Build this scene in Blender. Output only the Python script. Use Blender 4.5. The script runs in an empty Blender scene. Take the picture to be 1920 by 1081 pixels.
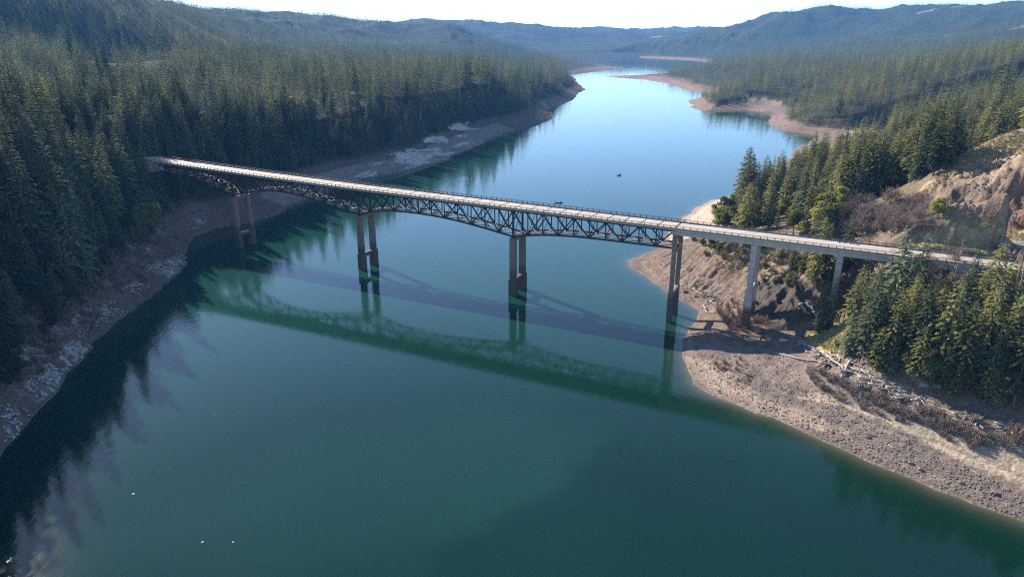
import bpy, math, random
import numpy as np
from mathutils import Vector, Matrix

SC = bpy.context.scene
COL = SC.collection
random.seed(7)
RNG = np.random.default_rng(7)

# ------------------------------------------------------------------ camera
F_PX, PITCH, CAM_H = 1331.0, 19.5, 110.0
cam_d = bpy.data.cameras.new("camera")
cam_d.sensor_width = 36.0
cam_d.lens = F_PX / 1920 * 36
cam_d.clip_start = 1.0
cam_d.clip_end = 40000
cam = bpy.data.objects.new("camera", cam_d)
cam.location = (0, 0, CAM_H)
cam.rotation_euler = (math.radians(90 - PITCH), 0, 0)
COL.objects.link(cam)
SC.camera = cam

# ------------------------------------------------------------------ light
SUN_EL = 30.0
SUN_AZ = -42.0            # degrees clockwise from +Y (negative: to the left)
world = bpy.data.worlds.new("World")
SC.world = world
world.use_nodes = True
wn = world.node_tree
sky = wn.nodes.new("ShaderNodeTexSky")
sky.sky_type = 'NISHITA'
sky.sun_disc = False
sky.sun_elevation = math.radians(SUN_EL)
sky.sun_rotation = math.radians(SUN_AZ)
sky.air_density = 1.0
sky.dust_density = 0.8
sky.ozone_density = 1.8
sky.altitude = 3000
bg = wn.nodes["Background"]
wn.links.new(sky.outputs[0], bg.inputs[0])
bg.inputs[1].default_value = 0.115
sun_d = bpy.data.lights.new("sun", 'SUN')
sun_d.energy = 5.0
sun_d.angle = math.radians(0.5)
sun_d.color = (1.0, 0.90, 0.77)
sun = bpy.data.objects.new("sun", sun_d)
_az, _el = math.radians(SUN_AZ), math.radians(SUN_EL)
SUN_DIR = Vector((math.sin(_az) * math.cos(_el), math.cos(_az) * math.cos(_el), math.sin(_el)))
sun.rotation_euler = (-SUN_DIR).to_track_quat('-Z', 'Y').to_euler()
sun.location = (-800, 1000, 900)
COL.objects.link(sun)
SC.view_settings.view_transform = 'Standard'
SC.view_settings.look = 'None'
SC.view_settings.gamma = 1
SC.view_settings.use_curve_mapping = False
SC.view_settings.exposure = 1.50
SC.cycles.use_denoising = False
SC.cycles.filter_width = 1.1
SC.cycles.denoising_prefilter = 'NONE'
SC.cycles.max_bounces = 6
SC.cycles.diffuse_bounces = 2
SC.cycles.glossy_bounces = 3
SC.cycles.transmission_bounces = 2
SC.cycles.transparent_max_bounces = 4
SC.cycles.volume_bounces = 0

# ------------------------------------------------------------------ helpers
_t = math.radians(PITCH)
CT, ST = math.cos(_t), math.sin(_t)

def ray(px, py):
    dx = (px - 960) / F_PX
    dy = (py - 540.5) / F_PX
    return np.array([dx, CT - dy * ST, -ST - dy * CT])

def atz(px, py, z=0.0):
    d = ray(px, py)
    s = (z - CAM_H) / d[2]
    return np.array([0, 0, CAM_H]) + s * d

def atd(px, py, D):
    d = ray(px, py)
    s = D / math.hypot(d[0], d[1])
    return np.array([0, 0, CAM_H]) + s * d

def proj(P):
    P = np.asarray(P, float) - np.array([0, 0, CAM_H])
    c = P[..., 1] * CT - P[..., 2] * ST
    u = P[..., 1] * ST + P[..., 2] * CT
    c = np.where(c < 1, 1, c)
    return 960 + F_PX * P[..., 0] / c, 540.5 - F_PX * u / c, c

def _hash(ix, iy, seed):
    h = (ix.astype(np.int64) * 374761393 + iy.astype(np.int64) * 668265263 + seed * 144665) & 0xffffffff
    h = ((h ^ (h >> 13)) * 1274126177) & 0xffffffff
    return ((h ^ (h >> 16)) & 0xffff) / 65535.0

def vnoise(x, y, seed=0):
    ix, iy = np.floor(x), np.floor(y)
    fx, fy = x - ix, y - iy
    fx = fx * fx * (3 - 2 * fx); fy = fy * fy * (3 - 2 * fy)
    a = _hash(ix, iy, seed); b = _hash(ix + 1, iy, seed)
    c = _hash(ix, iy + 1, seed); d = _hash(ix + 1, iy + 1, seed)
    return (a + (b - a) * fx) * (1 - fy) + (c + (d - c) * fx) * fy

def fbm(x, y, seed=0, octv=4, gain=.5):
    s = 0; a = 1; n = 0
    for o in range(octv):
        s = s + a * (vnoise(x * 2 ** o + o * 17.3, y * 2 ** o - o * 9.1, seed + o) * 2 - 1); n += a; a *= gain
    return s / n

def ridged(x, y, seed=0, octv=4):
    s = 0; a = 1; n = 0
    for o in range(octv):
        s = s + a * (1 - np.abs(vnoise(x * 2 ** o + o * 5.7, y * 2 ** o + o * 3.1, seed + o) * 2 - 1)); n += a; a *= .5
    return s / n

def sstep(a, b, x):
    t = np.clip((x - a) / (b - a), 0, 1)
    return t * t * (3 - 2 * t)

def inpoly(x, y, poly):
    x = np.asarray(x, float); y = np.asarray(y, float)
    r = np.zeros(x.shape, bool)
    n = len(poly)
    for i in range(n):
        x1, y1 = poly[i][:2]; x2, y2 = poly[(i + 1) % n][:2]
        if y1 == y2: continue
        c = ((y1 > y) != (y2 > y)) & (x < (x2 - x1) * (y - y1) / (y2 - y1) + x1)
        r ^= c
    return r

def tag(o, label=None, cat=None, group=None, kind=None):
    if label: o["label"] = label
    if cat: o["category"] = cat
    if group: o["group"] = group
    if kind: o["kind"] = kind
    return o

def empty(name, loc, rz=0.0):
    o = bpy.data.objects.new(name, None)
    o.location = loc; o.rotation_euler = (0, 0, rz)
    o.empty_display_size = 0.5
    COL.objects.link(o)
    return o

def mesh_np(name, V, Fc, mats=(), midx=None, smooth=False):
    V = np.asarray(V, np.float32)
    m = bpy.data.meshes.new(name)
    if isinstance(Fc, np.ndarray):
        nf, k = Fc.shape
        m.vertices.add(len(V)); m.vertices.foreach_set("co", V.ravel())
        m.loops.add(nf * k); m.loops.foreach_set("vertex_index", Fc.astype(np.int32).ravel())
        m.polygons.add(nf); m.polygons.foreach_set("loop_start", np.arange(0, nf * k, k, dtype=np.int32))
        m.update(calc_edges=True)
    else:
        m.from_pydata(V.tolist(), [], Fc); m.update()
    for a in mats: m.materials.append(a)
    if midx is not None: m.polygons.foreach_set("material_index", np.asarray(midx, np.int32))
    if smooth: m.polygons.foreach_set("use_smooth", np.ones(len(m.polygons), bool))
    return m

def obj(name, mesh, parent=None):
    o = bpy.data.objects.new(name, mesh)
    COL.objects.link(o)
    if parent is not None: o.parent = parent
    return o

class MB:
    """collects boxes, bars, tubes into one mesh"""
    def __init__(s): s.v = []; s.f = []
    def add(s, V, Fc):
        k = len(s.v); s.v += [tuple(p) for p in V]; s.f += [tuple(i + k for i in f) for f in Fc]
    def box(s, c, ax, ay, az, lx, ly, lz):
        c, ax, ay, az = map(np.array, (c, ax, ay, az)); V = []
        for k in (-1, 1):
            for j in (-1, 1):
                for i in (-1, 1):
                    V.append(c + ax * i * lx / 2 + ay * j * ly / 2 + az * k * lz / 2)
        s.add(V, [(0, 2, 3, 1), (4, 5, 7, 6), (0, 1, 5, 4), (2, 6, 7, 3), (0, 4, 6, 2), (1, 3, 7, 5)])
    def bar(s, a, b, w, h, up=(0, 0, 1)):
        a = np.array(a, float); b = np.array(b, float); d = b - a; L = np.linalg.norm(d)
        if L < 1e-6: return
        d /= L; up = np.array(up, float)
        sd = np.cross(d, up)
        if np.linalg.norm(sd) < 1e-3: sd = np.cross(d, np.array([1., 0, 0]))
        sd /= np.linalg.norm(sd); u = np.cross(sd, d)
        s.box((a + b) / 2, d, sd, u, L, w, h)
    def tube(s, pts, rad, n=6, cap=True):
        k = len(s.v); pts = [np.array(p, float) for p in pts]
        for i, p in enumerate(pts):
            d = pts[min(i + 1, len(pts) - 1)] - pts[max(i - 1, 0)]; d /= (np.linalg.norm(d) + 1e-9)
            a = np.cross(d, [0.3, 0.2, 1.0]); 
            if np.linalg.norm(a) < .05: a = np.cross(d, [1., 0, 0])
            a /= np.linalg.norm(a); b = np.cross(d, a)
            for j in range(n):
                q = 2 * math.pi * j / n
                s.v.append(tuple(p + rad[i] * (a * math.cos(q) + b * math.sin(q))))
        for i in range(len(pts) - 1):
            for j in range(n):
                s.f.append((k + i * n + j, k + i * n + (j + 1) % n, k + (i + 1) * n + (j + 1) % n, k + (i + 1) * n + j))
        if cap:
            s.f.append(tuple(k + j for j in range(n))[::-1]); e = k + (len(pts) - 1) * n
            s.f.append(tuple(e + j for j in range(n)))
    def build(s, name, mat, parent=None, smooth=False):
        return obj(name, mesh_np(name, s.v, s.f, [mat], smooth=smooth), parent)

# ------------------------------------------------------------------ materials
def newmat(name):
    m = bpy.data.materials.new(name); m.use_nodes = True
    nt = m.node_tree
    return m, nt, nt.nodes["Principled BSDF"], nt.nodes["Material Output"]

def node(nt, t, **kw):
    n = nt.nodes.new(t)
    for k, v in kw.items():
        if k.startswith('i_'):
            key = k[2:]
            n.inputs[int(key) if key.isdigit() else key.replace('_', ' ')].default_value = v
        else: setattr(n, k, v)
    return n

def ramp(nt, fac, stops):
    r = nt.nodes.new("ShaderNodeValToRGB")
    el = r.color_ramp.elements
    while len(el) < len(stops): el.new(.5)
    for e, (p, c) in zip(el, stops): e.position = p; e.color = (*c, 1)
    nt.links.new(fac, r.inputs[0])
    return r.outputs[0]

def simple(name, c, rough=.8, var=.25, scale=1.0, metallic=0, spec=.3):
    m, nt, bs, out = newmat(name)
    tc = node(nt, "ShaderNodeTexCoord")
    nz = node(nt, "ShaderNodeTexNoise", i_Scale=scale, i_Detail=6.0)
    nt.links.new(tc.outputs["Object"], nz.inputs["Vector"])
    col = ramp(nt, nz.outputs[0], [(.25, tuple(x * (1 - var) for x in c)), (.75, tuple(min(1, x * (1 + var)) for x in c))])
    nt.links.new(col, bs.inputs["Base Color"])
    bs.inputs["Roughness"].default_value = rough; bs.inputs["Metallic"].default_value = metallic
    bs.inputs["Specular IOR Level"].default_value = spec
    return m

def foliage(name, dark, light, trans=.3, warm=(.0, .0, .0)):
    m, nt, bs, out = newmat(name)
    nt.nodes.remove(bs)
    oi = node(nt, "ShaderNodeObjectInfo")
    tc = node(nt, "ShaderNodeTexCoord")
    nz = node(nt, "ShaderNodeTexNoise", i_Scale=.35, i_Detail=3.0)
    nt.links.new(tc.outputs["Object"], nz.inputs["Vector"])
    mx = node(nt, "ShaderNodeMath", operation='MULTIPLY_ADD'); mx.inputs[1].default_value = 1.0
    ad = node(nt, "ShaderNodeMath", operation='MULTIPLY_ADD'); ad.inputs[1].default_value = 1.2; ad.inputs[2].default_value = -.6
    nt.links.new(nz.outputs[0], ad.inputs[0])
    wn_ = node(nt, "ShaderNodeTexNoise", i_Scale=.014, i_Detail=3.0); nt.links.new(oi.outputs["Location"], wn_.inputs["Vector"])
    wa_ = node(nt, "ShaderNodeMath", operation='MULTIPLY_ADD'); wa_.inputs[1].default_value = 1.6; wa_.inputs[2].default_value = -.8
    nt.links.new(wn_.outputs[0], wa_.inputs[0])
    sm_ = node(nt, "ShaderNodeMath", operation='ADD'); nt.links.new(wa_.outputs[0], sm_.inputs[0]); nt.links.new(ad.outputs[0], sm_.inputs[1])
    nt.links.new(oi.outputs["Random"], mx.inputs[0]); nt.links.new(sm_.outputs[0], mx.inputs[2])
    mid = tuple((a + b) / 2 for a, b in zip(dark, light))
    c = ramp(nt, mx.outputs[0], [(0, dark), (.5, mid), (1, light)])
    df = node(nt, "ShaderNodeBsdfDiffuse"); tr = node(nt, "ShaderNodeBsdfTranslucent")
    ms = node(nt, "ShaderNodeMixShader"); ms.inputs[0].default_value = trans
    nt.links.new(c, df.inputs[0]); nt.links.new(c, tr.inputs[0])
    nt.links.new(df.outputs[0], ms.inputs[1]); nt.links.new(tr.outputs[0], ms.inputs[2])
    nt.links.new(ms.outputs[0], out.inputs[0])
    return m

M_CON = foliage("conifer_foliage", (.030, .048, .028), (.175, .195, .110), .38)
M_CONY = foliage("pine_foliage", (.065, .078, .030), (.24, .23, .088), .38)
M_BROAD = foliage("broadleaf_foliage", (.14, .165, .038), (.33, .31, .075), .5)
M_OLIVE = foliage("olive_foliage", (.075, .092, .034), (.18, .18, .065), .45)
M_TWIG = foliage("bare_twigs", (.17, .13, .105), (.32, .255, .21), .15)
M_WILLOW = foliage("willow_twigs", (.15, .10, .075), (.30, .20, .15), .15)
M_BARK = simple("bark", (.10, .075, .055), .9, .3, 2)
M_SNAG = simple("dead_wood", (.16, .125, .10), .9, .3, 2)
M_DRIFT = simple("driftwood", (.30, .26, .225), .85, .3, 1.5)
M_DRIFT2 = simple("weathered_log", (.24, .19, .15), .9, .3, 1.5)
M_STEEL = simple("weathered_steel", (.036, .025, .021), .6, .35, .6)
M_STEEL_LIT = simple("sunlit_steel", (.42, .30, .24), .7, .25, .6)  # lighter copy of the truss steel, sunlight on the bracing put into the colour
M_ROCK = simple("boulder_rock", (.16, .135, .115), .9, .35, .8)
M_PALE = simple("pale_rubble", (.40, .385, .38), .9, .3, 1.2)
M_DAM = simple("dam_rockfill", (.060, .062, .050), .95, .3, .05)
M_WHITE = simple("white_paint", (.62, .62, .60), .5, .05, 3)
M_HULL = simple("boat_hull", (.10, .12, .15), .4, .15, 2)
M_DARK = simple("black_plastic", (.02, .02, .022), .5, .1, 3)
M_GLASS = simple("smoked_windscreen", (.05, .07, .08), .1, .05, 3, spec=.6)
M_YEL = simple("yellow_line_paint", (.60, .42, .06), .7, .2, 1)
M_LINE = simple("white_line_paint", (.72, .70, .66), .7, .2, 1)
M_GALV = simple("guardrail_steel", (.36, .35, .34), .55, .2, 1.5, .3)

def concrete_mat(name, base, stain_z=None):
    m, nt, bs, out = newmat(name)
    geo = node(nt, "ShaderNodeNewGeometry")
    nz = node(nt, "ShaderNodeTexNoise", i_Scale=.5, i_Detail=7.0, i_Roughness=.65)
    mp = node(nt, "ShaderNodeMapping"); mp.inputs["Scale"].default_value = (1, 1, .18)
    nt.links.new(geo.outputs["Position"], mp.inputs[0]); nt.links.new(mp.outputs[0], nz.inputs["Vector"])
    col = ramp(nt, nz.outputs[0], [(.25, tuple(x * .72 for x in base)), (.6, base), (.85, tuple(min(1, x * 1.2) for x in base))])
    if stain_z is not None:
        zz = node(nt, "ShaderNodeSeparateXYZ"); nt.links.new(geo.outputs["Position"], zz.inputs[0])
        dv = node(nt, "ShaderNodeMath", operation='DIVIDE'); dv.inputs[1].default_value = 3.05; nt.links.new(zz.outputs[2], dv.inputs[0])
        fr = node(nt, "ShaderNodeMath", operation='FRACT'); nt.links.new(dv.outputs[0], fr.inputs[0])
        lt = node(nt, "ShaderNodeMath", operation='LESS_THAN'); lt.inputs[1].default_value = .06; nt.links.new(fr.outputs[0], lt.inputs[0])
        jm = node(nt, "ShaderNodeMix", data_type='RGBA'); nt.links.new(lt.outputs[0], jm.inputs[0]); nt.links.new(col, jm.inputs[6]); jm.inputs[7].default_value = tuple(x * .55 for x in base) + (1,)
        col = jm.outputs[2]
        sx = node(nt, "ShaderNodeSeparateXYZ"); nt.links.new(geo.outputs["Position"], sx.inputs[0])
        ad = node(nt, "ShaderNodeMath", operation='MULTIPLY_ADD'); ad.inputs[1].default_value = 1.2
        nt.links.new(nz.outputs[0], ad.inputs[0]); nt.links.new(sx.outputs[2], ad.inputs[2])
        mr = node(nt, "ShaderNodeMapRange"); mr.inputs[1].default_value = stain_z - .4; mr.inputs[2].default_value = stain_z + 1.5
        nt.links.new(ad.outputs[0], mr.inputs[0])
        mx = node(nt, "ShaderNodeMix", data_type='RGBA'); nt.links.new(mr.outputs[0], mx.inputs[0])
        mx.inputs[6].default_value = (.085, .064, .050, 1); nt.links.new(col, mx.inputs[7]); col = mx.outputs[2]
    nt.links.new(col, bs.inputs["Base Color"]); bs.inputs["Roughness"].default_value = .85
    bs.inputs["Specular IOR Level"].default_value = .25
    return m
M_PIER = concrete_mat("shaded_pier_concrete", (.19, .155, .13), 11.8)  # base tone darkened to carry the lake piers' shade; the waterline stain is real
M_PIER_LIT = concrete_mat("lit_pier_concrete", (.38, .345, .31), 11.8)  # lighter copy for the land piers, daylight on them put into the colour
M_CONC = concrete_mat("bridge_concrete", (.42, .38, .34))
M_PARA = concrete_mat("parapet_concrete", (.20, .17, .145))

def road_mat(name, base):
    m, nt, bs, out = newmat(name)
    geo = node(nt, "ShaderNodeNewGeometry")
    nz = node(nt, "ShaderNodeTexNoise", i_Scale=.25, i_Detail=8.0, i_Roughness=.6)
    mp = node(nt, "ShaderNodeMapping"); mp.inputs["Rotation"].default_value = (0, 0, math.radians(26.9)); mp.inputs["Scale"].default_value = (.25, 2.0, 1)
    nt.links.new(geo.outputs["Position"], mp.inputs[0]); nt.links.new(mp.outputs[0], nz.inputs["Vector"])
    col = ramp(nt, nz.outputs[0], [(.3, tuple(x * .70 for x in base)), (.7, tuple(x * 1.15 for x in base))])
    nt.links.new(col, bs.inputs["Base Color"]); bs.inputs["Roughness"].default_value = .8
    bs.inputs["Specular IOR Level"].default_value = .3
    return m
M_DECK = road_mat("worn_deck_surface", (.37, .325, .29))
M_ASPH = road_mat("worn_asphalt", (.26, .225, .20))

# ------------------------------------------------------------------ shoreline (z = 0)
LEFT = [(-330, 1300, 1.05, 16, 1.5), (-120, 960, 1.05, 16, 1.5), (0, 857, 1.05, 16, 1.5), (38, 809, 1.05, 16, 1.5), (69, 772, 1.05, 16, 1.5), (113, 724, .8, 13, 1.3),
        (123, 702, .8, 13, 1.3), (157, 671, .8, 13, 1.3), (180, 636, .8, 13, 1.3), (214, 608, .8, 13, 1.3), (252, 580, .8, 13, 1.3),
        (296, 545, .8, 13, 1.3), (328, 517, .8, 13, 1.3), (350, 491, .8, 24, .9), (353, 460, .95, 24, .9), (362, 444, .95, 22, .85), (403, 429, .8, 24, 1.0),
        (434, 422, .65, 24, 1.0), (479, 415, .6, 24, 1.0), (521, 401, .6, 24, 1.0), (544, 386, .55, 24, 1.0), (580, 372, .55, 26, 1.0),
        (640, 350, .5, 28, 1.0), (700, 333, .5, 28, 1.0), (770, 320, .45, 30, 1.0), (827, 303, .4, 34, 1.0), (872, 284, .35, 36, 1.0), (905, 270, .35, 36, 1.0),
        (933, 256, .4, 34, 1.0), (983, 240, .4, 30, 1.0), (1012, 234, .35, 26, 1.0), (1038, 220, .25, 20, .6), (1028, 206, .5, 26, .6), (1032, 200, .5, 26, .6),
        (1055, 193, .5, 26, .6), (1077, 185, .5, 26, .6), (1084, 177, .4, 26, .6), (1096, 167, .3, 20, .6), (1088, 160, .6, 26, .6), (1080, 152, .6, 26, .6),
        (1066, 140, .5, 30, .5), (1077, 136.5, .3, 30, .15), (1123, 133, .2, 30, .1), (1173, 128, .12, 30, .08), (1140, 125, .2, 30, .1),
        (1077, 120, .3, 30, .2), (1030, 114, .3, 30, .4), (1023, 107, .3, 40, .4)]
RIGHT = [(1192, 107, .3, 40, .4), (1212, 108.5, .12, 60, .4), (1272, 111, .12, 70, .4), (1311, 114, .15, 60, .4), (1335, 120, .3, 40, .4), (1318, 125, .3, 40, .5),
         (1300, 131, .2, 40, .4), (1262, 135.5, .1, 40, .3), (1197, 141.5, .06, 40, .1), (1129, 143, .06, 40, .1), (1165, 146.5, .08, 40, .1), (1199, 146.8, .1, 40, .1),
         (1216, 151, .12, 50, .15), (1244, 154, .14, 50, .25), (1257, 161, .16, 50, .4), (1281, 167, .2, 40, .4), (1304, 172, .2, 40, .4), (1335, 177, .2, 40, .4),
         (1318, 181, .2, 40, .4), (1289, 189, .25, 34, .35), (1300, 203, .3, 34, .4), (1322, 209, .3, 34, .4), (1403, 207.5, .12, 40, .3), (1452, 212, .1, 40, .4),
         (1437, 230, .35, 26, .5), (1467, 245, .35, 30, .5), (1520, 252, .3, 26, .5), (1537, 256, .12, 30, .3), (1517, 265, .1, 40, .25), (1500, 276, .2, 34, .4),
         (1472, 305, .35, 28, .5), (1435, 335, .4, 24, .5), (1392, 361, .35, 20, .5), (1327, 378, .22, 30, .5), (1278, 407, .22, 30, .5), (1252, 440, .25, 26, .6),
         (1231, 469, .25, 22, .6), (1203, 478, .2, 18, .6), (1178, 489, .2, 18, .7), (1184, 504, .28, 20, .8), (1219, 525, .3, 20, .8), (1252, 550, .3, 20, .8), (1278, 564, .25, 22, .7),
         (1311, 583, .25, 20, .6), (1306, 600, .5, 8, .6), (1290, 617, .3, 8, .6), (1279, 643, .5, 5, .6), (1279, 660, .4, 5, .6), (1290, 695, .15, 14, .5), (1300, 719, .16, 14, .5),
         (1337, 742, .18, 14, .5), (1395, 765, .2, 14, .5), (1473, 794, .22, 16, .5), (1562, 835, .24, 18, .5), (1628, 866, .24, 18, .5), (1726, 905, .24, 18, .5),
         (1823, 944, .24, 18, .5), (1920, 978, .24, 18, .5), (2150, 1060, .24, 18, .5), (2500, 1200, .24, 18, .5)]
def _w(q): return (*atz(q[0], q[1])[:2], *q[2:])
SHORE = [_w(q) for q in LEFT] + [_w(q) for q in RIGHT]
_l0, _r1 = SHORE[0], SHORE[-1]
SHORE = [(_l0[0] - 10, -400, .6, 30, .6)] + SHORE + [(_r1[0] + 60, -400, .24, 18, .5)]
SH = np.array(SHORE)
# roughen the outline
_a, _b = SH[:-1], SH[1:]
_pts = []
for p, q in zip(_a, _b):
    L = math.hypot(*(q[:2] - p[:2])); m = int(np.clip(L / max(4.0, math.hypot(*p[:2]) * .012), 1, 12))
    nrm = np.array([-(q - p)[1], (q - p)[0]]) / (L + 1e-9)
    for i in range(m):
        r = p + (q - p) * i / m
        if i:
            amp = min(L * .06, max(.5, math.hypot(*p[:2]) * .004))
            r = r.copy(); r[:2] += nrm * RNG.uniform(-1, 1) * amp
        _pts.append(r)
_pts.append(SH[-1]); SH = np.array(_pts)
LAKE = SH[:, :2]

def shore_dist(X, Y):
    """signed distance (positive on land) and bank parameters of the nearest shore point"""
    X = X.ravel(); Y = Y.ravel(); N = len(X)
    sd = np.full(N, 1e9); par = np.zeros((N, 3))
    A = SH[:-1]; B = SH[1:]
    ins = inpoly(X, Y, LAKE)
    for c0 in range(0, N, 200000):
        x = X[c0:c0 + 200000]; y = Y[c0:c0 + 200000]
        best = np.full(len(x), 1e18); bp = np.zeros((len(x), 3))
        for a, b in zip(A, B):
            d = b[:2] - a[:2]; l2 = d @ d + 1e-9
            t = np.clip(((x - a[0]) * d[0] + (y - a[1]) * d[1]) / l2, 0, 1)
            q = (x - a[0] - t * d[0]) ** 2 + (y - a[1] - t * d[1]) ** 2
            k = q < best
            best[k] = q[k]; bp[k] = a[2:5] + t[k, None] * (b[2:5] - a[2:5])
        sd[c0:c0 + 200000] = np.sqrt(best); par[c0:c0 + 200000] = bp
    return np.where(ins, -sd, sd), par

# ------------------------------------------------------------------ relief control points
ctl = []
def cd(px, py, D, th=0): p = atd(px, py, D); ctl.append((p[0], p[1], p[2] - th))
def cz(px, py, z): ctl.append(tuple(atz(px, py, z)))
def cw(x, y, z): ctl.append((x, y, z))
for a in [(330, -10, 1900, 25), (200, -60, 1700, 25), (0, -80, 1500, 25), (-300, -120, 1400, 25), (420, 40, 1900, 25), (470, 88, 1800, 25), (180, 117, 950), (300, 114, 1050), (240, 121, 880), (250, 150, 600, 28), (330, 138, 800, 24), (180, 140, 700, 24),
          (100, 95, 1100, 25), (-200, 60, 800, 30), (320, 85, 1350, 25), (150, 80, 1250, 25),
          (480, 102, 1400, 25), (620, 100, 1300, 25), (500, 108, 800, 30), (600, 112, 800, 30), (700, 110, 850, 30), (800, 116, 900, 30), (900, 112, 950, 30), (980, 103, 1050, 28), (1055, 120, 1350, 25),
          (700, 97, 1800, 20), (850, 97, 2200, 20), (980, 102, 2600, 15), (600, 80, 2200, 18), (750, 85, 2700, 15),
          (420, 15, 3200, 15), (600, 30, 3400, 15), (680, 38, 3450, 15), (750, 40, 3500, 15), (860, 43, 3600, 15), (905, 60, 3500, 15), (965, 92, 3300, 15), (500, 28, 3300, 15), (300, 0, 3300, 15), (0, -20, 3300, 15),
          (880, 39, 6000, 12), (940, 38, 6200, 12), (1010, 42, 6000, 12), (1055, 64, 6000, 12), (1115, 52, 5800, 12), (1150, 66, 5800, 12), (1180, 60, 6500, 12), (1215, 66, 6500, 12), (1250, 68, 6500, 12), (700, 50, 6500), (1400, 60, 7000),
          (960, 100, 4300), (1050, 92, 4600), (1150, 92, 4600),
          (1230, 80, 4100, 15), (1250, 64, 4300, 15), (1290, 52, 4300, 15), (1340, 57, 4400, 15), (1400, 55, 4300, 15), (1470, 31, 4500, 15), (1550, 14, 4600, 15), (1640, 16, 4600, 15), (1760, 21, 4400, 15), (1850, 14, 4300, 15), (1920, 8, 4200, 15), (2100, -10, 4200, 15),
          (1260, 104, 3900, 8), (1320, 108, 3600, 8), (1500, 95, 3200, 10), (1700, 80, 2900, 10), (1900, 70, 2700, 10), (1400, 82, 3900, 12), (1560, 62, 3900, 12), (1750, 55, 3700, 12),
          (1330, 118, 1550, 25), (1400, 108, 1600, 25), (1480, 103, 1700, 25), (1550, 97, 1700, 25), (1620, 105, 1600, 25), (1700, 100, 1500, 25), (1800, 82, 1300, 25), (1920, 60, 1200, 25), (2150, 20, 1100, 25),
          (1450, 105, 2200, 20), (1700, 92, 2100, 20), (1900, 75, 1900, 20),
          (1400, 160, 1250, 22), (1500, 172, 900, 26), (1580, 165, 950, 26), (1650, 172, 800, 26), (1800, 142, 750, 26), (1920, 152, 600, 26), (1700, 232, 520, 28), (1850, 215, 450, 26), (1600, 235, 620, 26), (2050, 130, 500, 26),
          (1800, 283, 335), (1920, 234, 345), (1740, 343, 305), (2050, 190, 340),
          (1849, 301, 302), (1920, 293, 294), (2050, 270, 280), (1712, 366, 292)]: cd(*a)
# near left bank plateau and the ground at the bridge's left end
for a in [(-250, 300, 70), (-300, 200, 82), (-225, 250, 66), (-205, 300, 52), (-235, 200, 72), (-225, 350, 58), (-320, 330, 80), (-420, 400, 80), (-280, 400, 60), (-360, 480, 58), (-300, 560, 52), (-500, 300, 90), (-210, 407, 43), (-222, 420, 45), (-250, 430, 50),
          (-240, 480, 52), (-240, 130, 70), (-300, 40, 80), (-350, 650, 46), (-420, 800, 48), (-250, 640, 50), (-150, 720, 58), (-300, 780, 66)]: cw(*a)
for a in [(1736, 392, 43.5), (1794, 416, 42.5), (1860, 428, 42.5), (1920, 436, 42.5), (2050, 470, 42), (1850, 440, 41.5), (1920, 470, 41), (1800, 425, 41.8), (1720, 450, 40.5), (1850, 470, 40), (1690, 430, 40), (1640, 450, 37),
          (1300, 470, 13), (1360, 470, 18), (1400, 500, 15), (1450, 480, 23), (1500, 480, 28), (1560, 500, 27), (1480, 540, 15), (1340, 530, 5), (1230, 500, 2.5), (1280, 540, 2), (1420, 540, 9),
          (1450, 580, 9), (1480, 572, 12), (1520, 578, 12), (1540, 602, 8), (1440, 610, 5), (1400, 600, 4.2), (1360, 600, 4), (1330, 620, 3.5), (1330, 650, 2.5), (1400, 640, 3),
          (1550, 620, 10), (1580, 605, 11), (1510, 640, 7), (1440, 665, 4), (1400, 700, 3.2), (1500, 690, 5), (1560, 690, 7.5), (1600, 740, 7), (1700, 745, 8.5), (1850, 800, 9), (1960, 830, 9), (1600, 775, 5.5), (1800, 850, 6.5), (1930, 900, 6.5),
          (1640, 690, 13), (1760, 705, 15), (1860, 740, 14), (1960, 760, 15), (1620, 600, 20), (1700, 600, 25), (1800, 620, 27), (1920, 620, 30), (1700, 530, 33), (1830, 540, 36), (1920, 540, 37), (1640, 530, 28), (2060, 600, 36), (2060, 520, 40),
          (1550, 410, 33), (1480, 425, 24), (1400, 420, 13), (1350, 420, 8), (1480, 345, 11), (1560, 330, 22), (1640, 375, 37), (1700, 400, 41), (1600, 440, 35), (1540, 440, 30), (1700, 320, 40)]: cz(*a)
for p in SH[::3]:
    if p[0] > 40 and p[1] < 700: ctl.append((p[0], p[1], .6))
CTL = np.array(ctl)

def warp(x, y):
    r = np.hypot(x, y - (-60)); th = np.arctan2(x, y + 60)
    return np.stack([th * 1.0, np.log(r)], -1)
_U = warp(CTL[:, 0], CTL[:, 1])
_K = np.sqrt(((_U[:, None] - _U[None]) ** 2).sum(-1) + 1e-6)
_n = len(CTL)
_Asys = np.zeros((_n + 1, _n + 1)); _Asys[:_n, :_n] = _K + np.eye(_n) * -.0015; _Asys[:_n, _n] = 1; _Asys[_n, :_n] = 1
_wts = np.linalg.solve(_Asys, np.concatenate([CTL[:, 2], [0]]))

def base_height(X, Y):
    X = X.ravel(); Y = Y.ravel(); out = np.empty(len(X))
    U = warp(X, Y)
    for c in range(0, len(X), 20000):
        u = U[c:c + 20000]
        d2 = (u[:, 0:1] - _U[None, :, 0]) ** 2 + (u[:, 1:2] - _U[None, :, 1]) ** 2
        out[c:c + 20000] = np.sqrt(d2 + 1e-6) @ _wts[:_n] + _wts[_n]
    return out

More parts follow.
